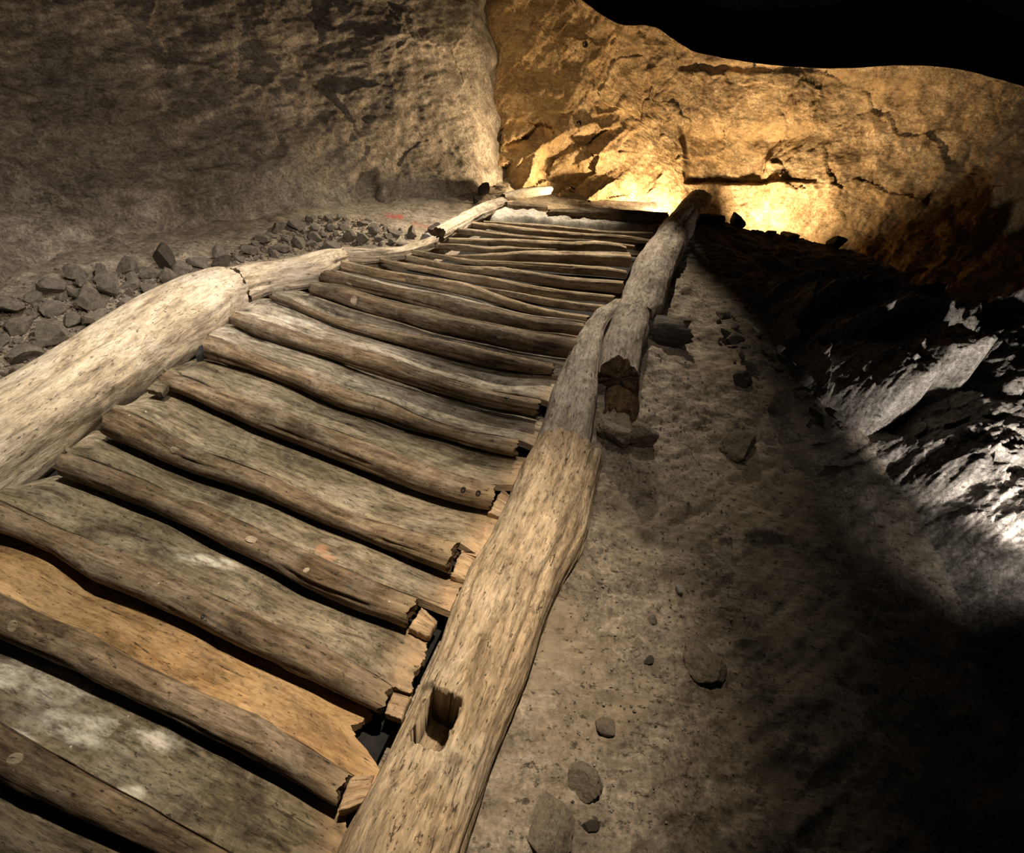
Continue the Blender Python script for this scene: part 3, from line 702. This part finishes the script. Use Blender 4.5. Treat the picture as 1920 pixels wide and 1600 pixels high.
# outcrop boundary (right-hand crag) in slope coordinates
ob = edge_st([(1400,520),(1440,580),(1500,680),(1560,740),(1650,800),(1700,880),(1760,980),(1850,1120),(1930,1260),(2000,1420)])
ob = ob[np.argsort(ob[:, 1])]
def sO(t): return np.interp(t, ob[:, 1], ob[:, 0])+.10*fbm(np.stack([t*4, 0*t, 0*t+2], -1), 3)
ns, nt = 760, 620
S, Tt = np.meshgrid(np.linspace(-2.2, 3.6, ns), np.linspace(-2.1, 3.3, nt))
Hh = floor_h(S, Tt)
Hh = Hh-.10*sstep(S, sO(Tt)+.1, sO(Tt)+.35)*(1-sstep(Tt, 1.6, 2.1))
P = slope(S, Tt, Hh)
V0, c = rebase(P.reshape(-1, 3))
fl = link('floor', quads_mesh('floor', V0, grid_quads(nt, ns), {'paint': ('FLOAT', paintL(project(P)[0]).ravel())}), M_floor, loc=c); fl['kind'] = 'structure'

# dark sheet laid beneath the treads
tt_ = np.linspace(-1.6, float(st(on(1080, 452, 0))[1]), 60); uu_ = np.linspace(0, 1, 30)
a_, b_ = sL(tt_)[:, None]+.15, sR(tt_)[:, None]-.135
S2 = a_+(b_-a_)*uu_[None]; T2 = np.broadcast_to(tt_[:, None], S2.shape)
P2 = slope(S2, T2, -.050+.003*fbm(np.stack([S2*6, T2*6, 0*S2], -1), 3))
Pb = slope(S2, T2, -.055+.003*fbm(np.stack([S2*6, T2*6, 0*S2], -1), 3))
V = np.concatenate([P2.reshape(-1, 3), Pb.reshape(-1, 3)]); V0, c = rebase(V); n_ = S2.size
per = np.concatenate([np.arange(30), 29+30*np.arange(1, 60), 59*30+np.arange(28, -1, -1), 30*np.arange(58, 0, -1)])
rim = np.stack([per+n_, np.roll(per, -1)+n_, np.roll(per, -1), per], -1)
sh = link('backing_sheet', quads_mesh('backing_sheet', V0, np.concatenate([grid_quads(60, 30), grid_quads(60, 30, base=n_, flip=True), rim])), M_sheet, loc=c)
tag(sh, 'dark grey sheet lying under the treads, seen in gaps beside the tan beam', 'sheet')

# sandy patch on the head of the stairs
M_sand = rock('sand_pale', (.34, .30, .25), (.5, .45, .38), (.64, .59, .5), scale=2., fleck=.2, pits=.4)
uu, vv = np.linspace(0, 1, 110), np.linspace(0, 1, 30)
fr = interp_poly([(900,424),(960,417),(1030,423),(1120,430),(1238,432)], 110); bk = interp_poly([(930,392),(960,395),(1030,403),(1120,411),(1250,424)], 110)
SB = np.array([[st(on(*(fr[j]*(1-v)+bk[j]*v), 0)) for j in range(110)] for v in vv])
ed_ = np.minimum.outer(np.minimum(vv, 1-vv)*2.2, np.ones(110))*np.minimum(1, np.minimum(uu, 1-uu)*12)[None]
Hs = -.09+.12*np.minimum(1, ed_*2.5)**.7+.022*fbm(np.stack([SB[..., 0]*9, SB[..., 1]*9, 0*SB[..., 0]], -1), 5, .65)
V0, c = rebase(slope(SB[..., 0], SB[..., 1], Hs).reshape(-1, 3))
so = link('sand', quads_mesh('sand', V0, grid_quads(30, 110)), M_sand, loc=c); so['kind'] = 'stuff'
tag(so, 'pale sandy fill between the topmost tread log and the head beam', 'sand')

# ------------------------------------------------------------------ right-hand crag
s0_, s1_ = ob[:, 0].min()-.25, 3.5
t0_, t1_ = -1.3, 1.55
no, mo = 560, 520
S, Tt = np.meshgrid(np.linspace(s0_, s1_, no), np.linspace(t0_, t1_, mo))
def facets(s, t, size, seed, tilt, step, jit=.85, lean=(0., 0.)):
    lr = np.random.RandomState(seed)
    K = 40; gx = lr.uniform(-jit/2, jit/2, (K, K, 2)); hh = lr.normal(0, step, (K, K)); gg = lr.normal(0, tilt, (K, K, 2))+np.array(lean)
    x, y = s/size, t/size; i, j = np.floor(x).astype(int), np.floor(y).astype(int)
    best = np.full(s.shape, 1e9); sec = np.full(s.shape, 1e9); out = np.zeros(s.shape)
    for di in range(-2, 3):
        for dj in range(-2, 3):
            a, b = (i+di) % K, (j+dj) % K
            cx, cy = i+di+.5+gx[a, b, 0], j+dj+.5+gx[a, b, 1]
            dx, dy = x-cx, y-cy; d = np.sqrt(dx*dx+dy*dy)
            v = hh[a, b]+gg[a, b, 0]*dx*size+gg[a, b, 1]*dy*size
            m = d < best
            sec = np.where(m, best, np.minimum(sec, d)); out = np.where(m, v, out); best = np.where(m, d, best)
    return out, sec-best
p = np.stack([S, Tt, 0*S], -1)
wx = .03*fbm(p*6+2, 3); wy = .03*fbm(p*6+8, 3)
e = S-sO(Tt); tK = float(st(on(1750, 590, 0))[1])
rise = .0+.20*sstep(e, -.08, .22)+.03*sstep(e, .3, 1.2)
f1, ed = facets((S*.9+Tt*.5+wx), (Tt*.9-S*.5+wy)*1.0, .34, 5, .22, .022, lean=(.10, -.62))
f2, ed2 = facets(S+wx, Tt+wy, .10, 9, .25, .006, lean=(.2, -.3))
up_ = sstep(Tt, -.42, -.12)*(1-sstep(Tt, tK-.35, tK+.05))
rise = rise*(1-.8*sstep(Tt, tK-.2, tK+.25))
H = rise+(f1+.6*f2)*sstep(e, -.12, .18)*up_*1.0-.03*(1-sstep(ed, 0, .12))*up_*sstep(e, 0, .2)
H = H+(1-up_)*(Tt < .3)*(.05*np.exp(-((e-.22)/.2)**2)+.05*fbm(p*5, 5, .6)-.03*sstep(e, .3, .9)+.012*f2/.012*.5)*sstep(e, -.05, .2)
q = np.stack([(S*.75+Tt*.66)*4, (Tt*.75-S*.66)*34, 0*S], -1)
H = H+.010*fbm(q, 4, .6)+.010*fbm(p*22, 4, .65)
base_h = floor_h(S, Tt)
mask = sstep(e, -.16, .06)
H = base_h-.03+(H+.03)*mask
H = H-.10*sstep(Tt, 1.15, 1.5)
P = slope(S, Tt, H); V0, c = rebase(P.reshape(-1, 3))
cr = link('wall_right', quads_mesh('wall_right', V0, grid_quads(mo, no), smooth=True), M_crag, loc=c); cr['kind'] = 'structure'

# ------------------------------------------------------------------ cave walls
def wall(name, cols, nu, nv, mat, disp, normal_to, paint=None):
    """cols: (base px, base py, base z, top px, top py, top z, belly)"""
    cols = np.array(cols, float)
    b = interp_poly(np.array([at(c[0], c[1], c[2]) for c in cols]), nu)
    tp = interp_poly(np.array([at(c[3], c[4], c[5]) for c in cols]), nu)
    bel = np.interp(np.linspace(0, 1, nu), np.linspace(0, 1, len(cols)), cols[:, 6])
    v = np.linspace(0, 1, nv)[:, None, None]
    P = b[None]*(1-v)+tp[None]*v
    out = P-np.asarray(normal_to); out /= np.linalg.norm(out, axis=-1, keepdims=True)
    P = P+out*(bel[None, :, None]*5.6*v**1.9*(1-v))
    P = P-out*disp(P)[..., None]
    P = P+es*(.10*fbm(P*1.7+21, 4, .55))[..., None]
    at_ = {}
    if paint is not None:
        px, _z = project(P); at_['paint'] = ('FLOAT', paint(px).ravel())
    V0, c = rebase(P.reshape(-1, 3))
    o = link(name, quads_mesh(name, V0, grid_quads(nv, nu), at_), mat, loc=c); o['kind'] = 'structure'
    return o, P
mid = slope(np.array(.7), np.array(.4), np.array(.9))
def dispL(P):
    q = np.stack([(P[..., 0]*.6+P[..., 2]*.8)*2.2, (P[..., 2]*.6-P[..., 0]*.8)*8, P[..., 1]*2.2], -1)
    px, _z = project(P); x, y = px[..., 0], px[..., 1]
    d = .09*fbm(P*1.2+4, 3)+.019*fbm(q, 5, .6)+.010*fbm(P*11, 5, .68)+.012*np.minimum(0, fbm(P*5+2, 3)-.1)
    f, ed = facets(P[..., 0]*.7+P[..., 1]*.7+.1*fbm(P*3, 3), P[..., 2]+.1*fbm(P*3+5, 3), .45, 31, .22, .012)
    d = d+f*.3
    w = np.stack([(P[..., 1]*.55-P[..., 2]*.85)*7, (P[..., 1]*.85+P[..., 2]*.55)*1.1, P[..., 0]*1.1], -1)
    d = d+.022*fbm(w, 5, .62)
    # niche at the foot of the wall, a hollow near the rubble
    n = 4*fbm(np.stack([x/20, y/20, 0*x], -1), 3)
    d = d-.09*sstep(x+n, 662, 670)*(1-sstep(x+n, 690, 712))*sstep(y, 300, 330)
    d = d-.05*np.exp(-(((x-50)/26)**2+((y-437)/12)**2))
    d = d+.05*np.exp(-(((x-250)/70)**2+((y-470)/22)**2))
    return d
wl, PL_ = wall('wall_left', [
    (-620,1080,1.35,-900,-500,1.7,.1), (-250,720,1.75,-520,-420,2.2,.2), (0,572,2.15,-180,-400,2.7,.30), (150,516,2.48,60,-400,3.0,.34), (310,500,2.75,250,-400,3.2,.34),
    (420,466,3.0,400,-400,3.4,.32), (560,412,3.35,550,-400,3.6,.28), (690,404,3.6,690,-400,3.8,.24), (830,382,3.95,810,-400,4.1,.2), (905,362,4.22,890,-400,4.35,.16),
    (938,356,4.6,930,-400,4.7,.1), (960,352,5.2,955,-400,5.2,.0)], 460, 330, M_wallL, dispL, mid, paintL)
def dispB(P):
    q = np.stack([(P[..., 0]*.5+P[..., 2]*.85)*1.8, (P[..., 2]*.5-P[..., 0]*.85)*6, P[..., 1]*2.2], -1)
    px, z = project(P)
    x, y = px[..., 0], px[..., 1]
    d = .13*fbm(P*1.3+9, 3)+.05*fbm(q, 5, .58)+.016*fbm(P*10, 5, .68)
    f2, e2 = facets(P[..., 0]+.12*fbm(P*3, 3), P[..., 2]+.12*fbm(P*3+5, 3), .38, 41, .30, .02)
    d = d+f2*.25
    n = 5*fbm(np.stack([x/30, y/30, 0*x], -1), 3)
    # a squared block edge right of which the rock steps back
    d = d-.17*sstep(x+n, 1278, 1284)*(1-sstep(x, 1310, 1600))*sstep(y+n, 225, 265)*(1-sstep(y+n, 340, 347))
    # ledge shadow line under the rim
    d = d-.06*sstep(x, 1260, 1290)*(1-sstep(x, 1480, 1600))*np.exp(-((y-124-.03*(x-1280)+n)/7)**2)
    f, ed = facets((P[..., 0]*.8+P[..., 2]*.6), (P[..., 2]*.8-P[..., 0]*.6)*2.4, .32, 21, .32, .030)
    return d+f*sstep(y, 190, 270)*(1-sstep(x, 1110, 1190))
BK = [(860,372,4.95), (935,366,4.62), (1000,362,4.58), (1080,376,4.66), (1160,390,4.80), (1230,402,4.93), (1285,425,5.03), (1340,470,5.12), (1440,500,5.18), (1560,520,5.1),
      (1660,545,4.9), (1780,580,4.7), (1950,640,4.5), (2200,700,4.2)]
TOPY = {860:-420, 935:-420, 1000:-260, 1080:-6, 1160:42, 1230:52, 1285:92, 1340:106, 1440:122, 1560:131, 1660:125, 1780:128, 1950:172, 2200:230}
wb, PB_ = wall('wall_back', [(x, y, z, x, TOPY[x], min(z, 5.1)-.15, .12) for x, y, z in BK], 520, 260, M_wallB, dispB, slope(np.array(1.2), np.array(.6), np.array(.7)))
# ledge running back into the dark above the wall, and the unlit ceiling
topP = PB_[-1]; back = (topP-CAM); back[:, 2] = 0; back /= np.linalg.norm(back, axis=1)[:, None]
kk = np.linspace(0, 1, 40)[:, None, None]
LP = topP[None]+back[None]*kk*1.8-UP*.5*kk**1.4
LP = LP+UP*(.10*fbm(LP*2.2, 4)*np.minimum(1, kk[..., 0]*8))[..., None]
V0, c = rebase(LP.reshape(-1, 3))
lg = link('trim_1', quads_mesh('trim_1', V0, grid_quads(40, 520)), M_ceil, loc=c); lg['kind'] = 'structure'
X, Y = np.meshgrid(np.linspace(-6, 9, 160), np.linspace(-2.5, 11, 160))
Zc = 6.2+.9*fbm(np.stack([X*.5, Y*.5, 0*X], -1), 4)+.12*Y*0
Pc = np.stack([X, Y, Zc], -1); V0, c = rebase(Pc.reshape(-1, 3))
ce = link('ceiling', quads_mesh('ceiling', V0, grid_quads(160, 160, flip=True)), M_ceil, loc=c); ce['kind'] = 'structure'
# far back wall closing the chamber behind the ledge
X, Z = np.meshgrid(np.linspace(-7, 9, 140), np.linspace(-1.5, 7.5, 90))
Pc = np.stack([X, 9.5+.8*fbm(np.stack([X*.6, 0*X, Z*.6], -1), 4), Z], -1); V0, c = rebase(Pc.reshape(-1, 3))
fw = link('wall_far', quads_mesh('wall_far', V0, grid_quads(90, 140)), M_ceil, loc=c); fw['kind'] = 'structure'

def on_wall(PW, px, py):
    q, z = project(PW); d = (q[..., 0]-px)**2+(q[..., 1]-py)**2; d = np.where(z > 0, d, 1e9)
    i = np.unravel_index(np.argmin(d), d.shape); return PW[i]
def bolt(px, py, r, lab):
    P = on_wall(PB_, px, py); d = CAM-P; d /= np.linalg.norm(d)
    a = np.cross(d, UP); a /= np.linalg.norm(a); b = np.cross(d, a)
    prof = [(1.0, -.05), (1.0, .012), (.85, .016), (.6, .016), (.55, .004), (.0, .0)]
    th = np.linspace(0, 2*math.pi, 20, endpoint=False)
    V = np.array([[P+d*h+r*k*(math.cos(t)*a+math.sin(t)*b) for t in th] for k, h in prof]).reshape(-1, 3)
    V0, c = rebase(V)
    o = link('rock_bolt', quads_mesh('rock_bolt', V0, grid_quads(6, 20, wrap=True, flip=True)), M_iron, loc=c)
    tag(o, lab, 'bolt', 'bolts in the cave wall')
bolt(1097, 84, .022, 'upper dark bolt head set in the ochre cave wall')
bolt(1087, 231, .020, 'lower dark bolt head set in the ochre cave wall')

# ------------------------------------------------------------------ stones
def stone_mesh(name, seed, sub=4, cuts=12, rough=.05, squash=(1, 1, 1)):
    import bmesh
    bm = bmesh.new(); bmesh.ops.create_icosphere(bm, subdivisions=sub, radius=1.)
    me = bpy.data.meshes.new(name); bm.to_mesh(me); bm.free()
    V = np.array([v.co[:] for v in me.vertices]); lr = np.random.RandomState(seed)
    for _ in range(cuts):
        n = lr.normal(size=3); n /= np.linalg.norm(n); d = lr.uniform(.38, .8)
        ex = np.maximum(0, V @ n-d); V = V-ex[:, None]*n*.99
    V = V*(1+rough*1.5*fbm(V*2.2+seed, 4, .6))[:, None]
    V = V*np.array(squash); V[:, 2] -= V[:, 2].min()
    me.vertices.foreach_set('co', V.astype(np.float32).ravel())
    me.polygons.foreach_set('use_smooth', np.ones(len(me.polygons), bool))
    try: me.set_sharp_from_angle(angle=math.radians(28))
    except Exception: pass
    me.update(); return me
def floor_pt(px, py):
    s, t = st(on(px, py, -.03)); P = None
    for _ in range(3):
        t = min(t, float(tC(np.array(s)))-.02) if s > crest[0, 0] else t
        h = float(floor_h(np.array(s), np.array(t))); s, t = st(on(px, py, h))
    t = min(t, float(tC(np.array(s)))-.02) if s > crest[0, 0] else t
    return slope(np.array(s), np.array(t), np.array(h)), nrm_at(slope(np.array(s), np.array(t), np.array(h)))
def place_stone(me, px, py, wpx, mat, rz, name='stone', sink=.25, sq=.8, lift=0.):
    P, n = floor_pt(px, py); z = (P-CAM) @ (-R[:, 2]); r = wpx*z/F/2*1.05
    o = bpy.data.objects.new(name, me); COL.objects.link(o)
    if not me.materials: me.materials.append(mat)
    q = Vector(n).to_track_quat('Z', 'Y')
    o.rotation_mode = 'QUATERNION'
    o.rotation_quaternion = q @ Matrix.Rotation(rz, 3, 'Z').to_quaternion()
    o.scale = (r, r*.85, r*sq); o.location = P+n*(lift-sink*r)
    return o
NS = [  # px, py, width px, material, sink, squash, label, category
 (310,503,46,M_stone_d,.2,1.2,'dark angular boulder standing against the grey cave wall above the rubble','boulder'),
 (345,512,40,M_stone,.3,.9,'grey angular stone leaning right of the dark boulder','stone'),
 (415,497,44,M_stone_d,.3,.7,'rounded dark stone at the wall foot above the beam joint','stone'),
 (105,640,80,M_stone,.3,.7,'largest flat grey rubble slab beside the broad whitish beam','stone'),
 (40,672,78,M_stone,.3,.6,'big cracked rubble stone in the left corner of the heap','stone'),
 (772,446,30,M_stone,.2,1.,'small pointed grey stone beside the upper left beam end','stone'),
 (757,461,28,M_stone,.3,.5,'flat pale stone below the small pointed stone by the beam','stone'),
 (800,455,34,M_stone_w,.3,.7,'whitish stone lump between the crumbling beam and the upper left beam','stone'),
 (815,436,32,M_stone_d,.3,.8,'dark hollow stone under the lower end of the upper left beam','stone'),
 (908,368,26,M_stone_d,.1,1.2,'upright dark stone beside the topmost end of the left beam','stone'),
 (893,382,22,M_stone_d,.1,.9,'small dark stone just below the upright dark stone','stone'),
 (848,343,28,M_stone,.1,.55,'lone flat stone lodged on the left wall above the beam end','stone'),
 (1272,1111,22,M_stone_w,.1,.8,'single white pebble on the earth slope right of the tan beam','pebble'),
 (1320,1243,90,M_floor,.62,.6,'half-buried round stone on the slope below the white pebble','stone'),
 (1385,845,80,M_floor,.6,.7,'half-buried grey stone on the slope right of the rotten timber','stone'),
 (1452,765,62,M_floor,.4,1.1,'upright dark boulder on the slope below the crag','boulder'),
 (1395,718,56,M_stone_d,.4,.7,'dark boulder just above the upright boulder on the slope','boulder'),
 (1368,630,50,M_stone,.3,.5,'thin slab lying on the slope right of the cross timber','stone'),
 (1530,788,90,M_stone_d,.5,.45,'long flat dark slab at the foot of the crag','slab'),
 (1135,1362,40,M_floor,.45,.7,'oblong stone embedded in the slope right of the mortise hole','stone'),
 (1090,1470,70,M_floor,.5,.8,'earth coated block jutting from the slope near the bottom','stone'),
 (1108,1550,34,M_stone_d,.35,.7,'dark oval pebble in the earth at the bottom of the slope','pebble'),
 (1025,1540,120,M_floor,.6,.6,'large smooth boulder beside the lower end of the tan beam','boulder'),
 (1222,1163,26,M_stone,.5,.6,'small grey chip below left of the white pebble','stone'),
 (1217,1240,22,M_stone_d,.4,.6,'small dark chip left of the half-buried round stone','stone'),
 (1200,828,60,M_floor,.35,.9,'broken rock ledge under the rotten timber stub','rock'),
 (1150,818,70,M_floor,.4,.8,'cracked earth block between the tan beam and the rock ledge','rock'),
 (1375,420,40,M_stone_d,.3,.8,'dark rock at the crest beside the small cross timber stub','rock'),
 (1440,434,34,M_stone_d,.4,.7,'low dark rock on the crest below the brightest wall spot','rock'),
 (1550,452,44,M_stone_d,.35,.8,'rounded dark rock standing out on the crest against the lit wall','rock'),
 (1480,448,52,M_floor,.5,.5,'broad low rock on the crest between two dark rocks','rock'),
]
for k, (px, py, w, m, sink, sq, lab, cat) in enumerate(NS):
    me = stone_mesh('stone', 400+k, sub=5 if w > 50 else 4, cuts=5 if m is M_floor else 12, rough=.10 if m is M_floor else .05)
    o = place_stone(me, px, py, w, m, random.uniform(0, 6), name='boulder' if cat == 'boulder' else ('pebble' if cat == 'pebble' else 'stone'), sink=sink, sq=sq)
    tag(o, lab, cat)

# rubble between the left beam and the wall: each stone by itself
lib = [stone_mesh('stone', 500+k, sub=4, cuts=14, rough=.085) for k in range(12)]
for me in lib: me.materials.append(M_stone)
def in_poly(x, y, poly):
    c = False; n = len(poly)
    for i in range(n):
        x1, y1 = poly[i]; x2, y2 = poly[i-1]
        if (y1 > y) != (y2 > y) and x < (x2-x1)*(y-y1)/(y2-y1)+x1: c = not c
    return c
def scatter(poly, count, rmin, rmax, label, group, name, taken, pw=2.2, mats=None):
    xs = [p[0] for p in poly]; ys = [p[1] for p in poly]; done = 0; tries = 0
    sizes = sorted([rmin+(rmax-rmin)*random.random()**pw for _ in range(count)], reverse=True)
    for r in sizes:
        for _ in range(60):
            x, y = random.uniform(min(xs), max(xs)), random.uniform(min(ys), max(ys))
            if not in_poly(x, y, poly): continue
            P, n = floor_pt(x, y)
            if any(np.linalg.norm(P-q) < .80*(r+rq) for q, rq in taken): continue
            z = (P-CAM) @ (-R[:, 2])
            me = lib[random.randrange(len(lib))]
            o = place_stone(me, x, y, 2*r*F/z/1.05, None, random.uniform(0, 6), name=name, sink=.25, sq=random.uniform(.6, 1.0))
            tag(o, label, 'stone', group); taken.append((P, r)); done += 1; break
    return done
taken = []
for px, py, w, *_ in NS[:12]:
    P, n = floor_pt(px, py); z = (P-CAM) @ (-R[:, 2]); taken.append((P, w*z/F/2))
poly1 = [(-60,560),(60,560),(150,520),(230,510),(300,500),(400,494),(392,505),(340,528),(270,560),(190,606),(100,664),(0,728),(-60,765)]
scatter(poly1, 250, .010, .058, 'small loose grey rubble stone in the heap between the broad whitish beam and the wall', 'rubble heap beside the left beam', 'rubble_stone', taken)
poly2 = [(400,494),(430,470),(500,440),(570,405),(680,410),(740,432),(780,440),(745,460),(640,462),(550,478),(470,490),(425,500)]
scatter(poly2, 95, .010, .055, 'small earthy rubble stone on the ledge beyond the shorter whitish beam', 'rubble on the upper ledge', 'rubble_stone', taken, 3)
poly3 = [(1330,600),(1420,560),(1500,600),(1560,720),(1640,800),(1560,830),(1450,700),(1380,700)]
scatter(poly3, 46, .012, .045, 'small dark stone strewn on the earth slope at the foot of the crag', 'stones at the foot of the crag', 'scree_stone', [], 2.)

# gravel filling the rubble strip: nobody could count it
def gravel(poly, count, r0, r1, name, label, mat):
    base = np.array([(1,0,0),(-1,0,0),(0,1,0),(0,-1,0),(0,0,1),(0,0,-1)], float)
    tri = np.array([(0,2,4),(2,1,4),(1,3,4),(3,0,4),(2,0,5),(1,2,5),(3,1,5),(0,3,5)])
    xs = [p[0] for p in poly]; ys = [p[1] for p in poly]; VV, TT = [], []
    while len(VV) < count:
        x, y = random.uniform(min(xs), max(xs)), random.uniform(min(ys), max(ys))
        if not in_poly(x, y, poly): continue
        P, n = floor_pt(x, y); r = r0+(r1-r0)*random.random()**2
        A = rng.normal(size=(3, 3)); Qm, _ = np.linalg.qr(A)
        v = (base*rng.uniform(.5, 1.2, (6, 1))) @ Qm*r+P+n*r*.3
        TT.append(tri+6*len(VV)); VV.append(v)
    V0, c = rebase(np.concatenate(VV))
    o = link(name, quads_mesh(name, V0, np.concatenate(TT), smooth=False), mat, loc=c); o['kind'] = 'stuff'
    tag(o, label, 'gravel'); return o
gravel(poly1, 1500, .003, .012, 'gravel', 'fine grey gravel filling the rubble heap beside the broad whitish beam', M_stone)
gravel(poly2, 1100, .003, .010, 'gravel', 'crumbly earth bits on the ledge beyond the shorter whitish beam', M_stone)
poly4 = [(1010,1560),(1150,900),(1260,560),(1330,440),(1370,470),(1370,800),(1400,1200),(1300,1560)]
gravel(poly4, 700, .0015, .006, 'gravel', 'tiny stone crumbs sprinkled over the earth slope right of the stairs', M_stone)

# ------------------------------------------------------------------ light
def look(o, P, Q):
    o.location = P; o.rotation_mode = 'QUATERNION'
    o.rotation_quaternion = Vector(np.asarray(Q)-np.asarray(P)).to_track_quat('-Z', 'Y')
def spot(name, P, Q, energy, col, angle, blend=.6, size=.03):
    l = bpy.data.lights.new(name, 'SPOT'); l.energy = energy; l.color = col; l.spot_size = math.radians(angle); l.spot_blend = blend
    l.shadow_soft_size = size
    o = bpy.data.objects.new(name, l); COL.objects.link(o); look(o, P, Q); return o
def point(name, P, energy, col, size=.04):
    l = bpy.data.lights.new(name, 'POINT'); l.energy = energy; l.color = col; l.shadow_soft_size = size
    o = bpy.data.objects.new(name, l); COL.objects.link(o); o.location = P; return o
def above(px, py, h):
    P = on(px, py, 0); return P+nrm_at(P)*h
NEUT = (1., .88, .69); WARM = (1., .62, .26); COOL = (.95, .93, 1.)
spot('ceiling_spot', above(600, 800, 2.6), on(190, 900), 320, NEUT, 50, 1., .02)
spot('ceiling_spot', above(960, 1010, 2.3), on(830, 1230), 330, (1., .83, .62), 38, 1., .02)
spot('ceiling_spot', above(1110, 388, 1.75), on(920, 485), 560, (1., .86, .66), 66, 1., .02)
spot('ceiling_spot', above(960, 620, 2.5), on(800, 760), 70, (1., .90, .78), 62, 1., .05)
spot('ceiling_spot', above(1020, 1250, 1.5), on(1130, 760), 14, (1., .84, .68), 50, 1., .05)  # added fill from the camera side, lifts the broken timber end
spot('fill_spot', above(800, 900, 1.2), on_wall(PL_, 400, 420), 98, (1., .87, .74), 88, 1., .1)  # added fill that brightens the left wall
spot('fill_spot', above(620, 560, 1.5), on(60, 600), 60, (1., .92, .84), 70, 1., .05)  # another added fill, for the rubble heap
spot('fill_spot', above(1010, 430, 1.3), on_wall(PB_, 985, 170), 60, (1., .72, .40), 70, 1., .05)  # added to light the back wall corner and soften its shadows
spot('fill_spot', above(1000, 440, 1.2), on(790, 400), 42, (1., .87, .68), 60, 1., .05)  # added to brighten the earth at the foot of the left wall
spot('floor_lamp', at(1268, 394, 4.55), at(1130, 200, 4.9), 105, (1., .74, .44), 160, .6, .03)
spot('floor_lamp', at(1425, 434, 4.75), at(1500, 290, 5.3), 165, (1., .76, .48), 116, 1., .03)
spot('floor_lamp', at(1200, 366, 4.1), at(860, 280, 4.2), 215, (1., .76, .46), 78, 1., .03)  # extra lamp added to brighten the left wall near its corner
spot('side_lamp', on(2180, 1100, .34), on(1840, 790, .05), 80, (1., .95, .90), 66, .7, .015)
spot('side_lamp', on(2040, 1030, .30), on(1850, 980, .05), 2.2, (1., .95, .90), 120, .8, .015)  # weak close lamp added just to light the bulge of the crag
w = bpy.data.worlds.new('world'); SC.world = w; w.use_nodes = True
w.node_tree.nodes['Background'].inputs[0].default_value = (.9, .95, 1., 1); w.node_tree.nodes['Background'].inputs[1].default_value = .006
vs = SC.view_settings; vs.view_transform = 'Standard'; vs.look = 'None'; vs.gamma = 1; vs.use_curve_mapping = False; vs.exposure = 0
SC.cycles.max_bounces = 5; SC.cycles.diffuse_bounces = 3
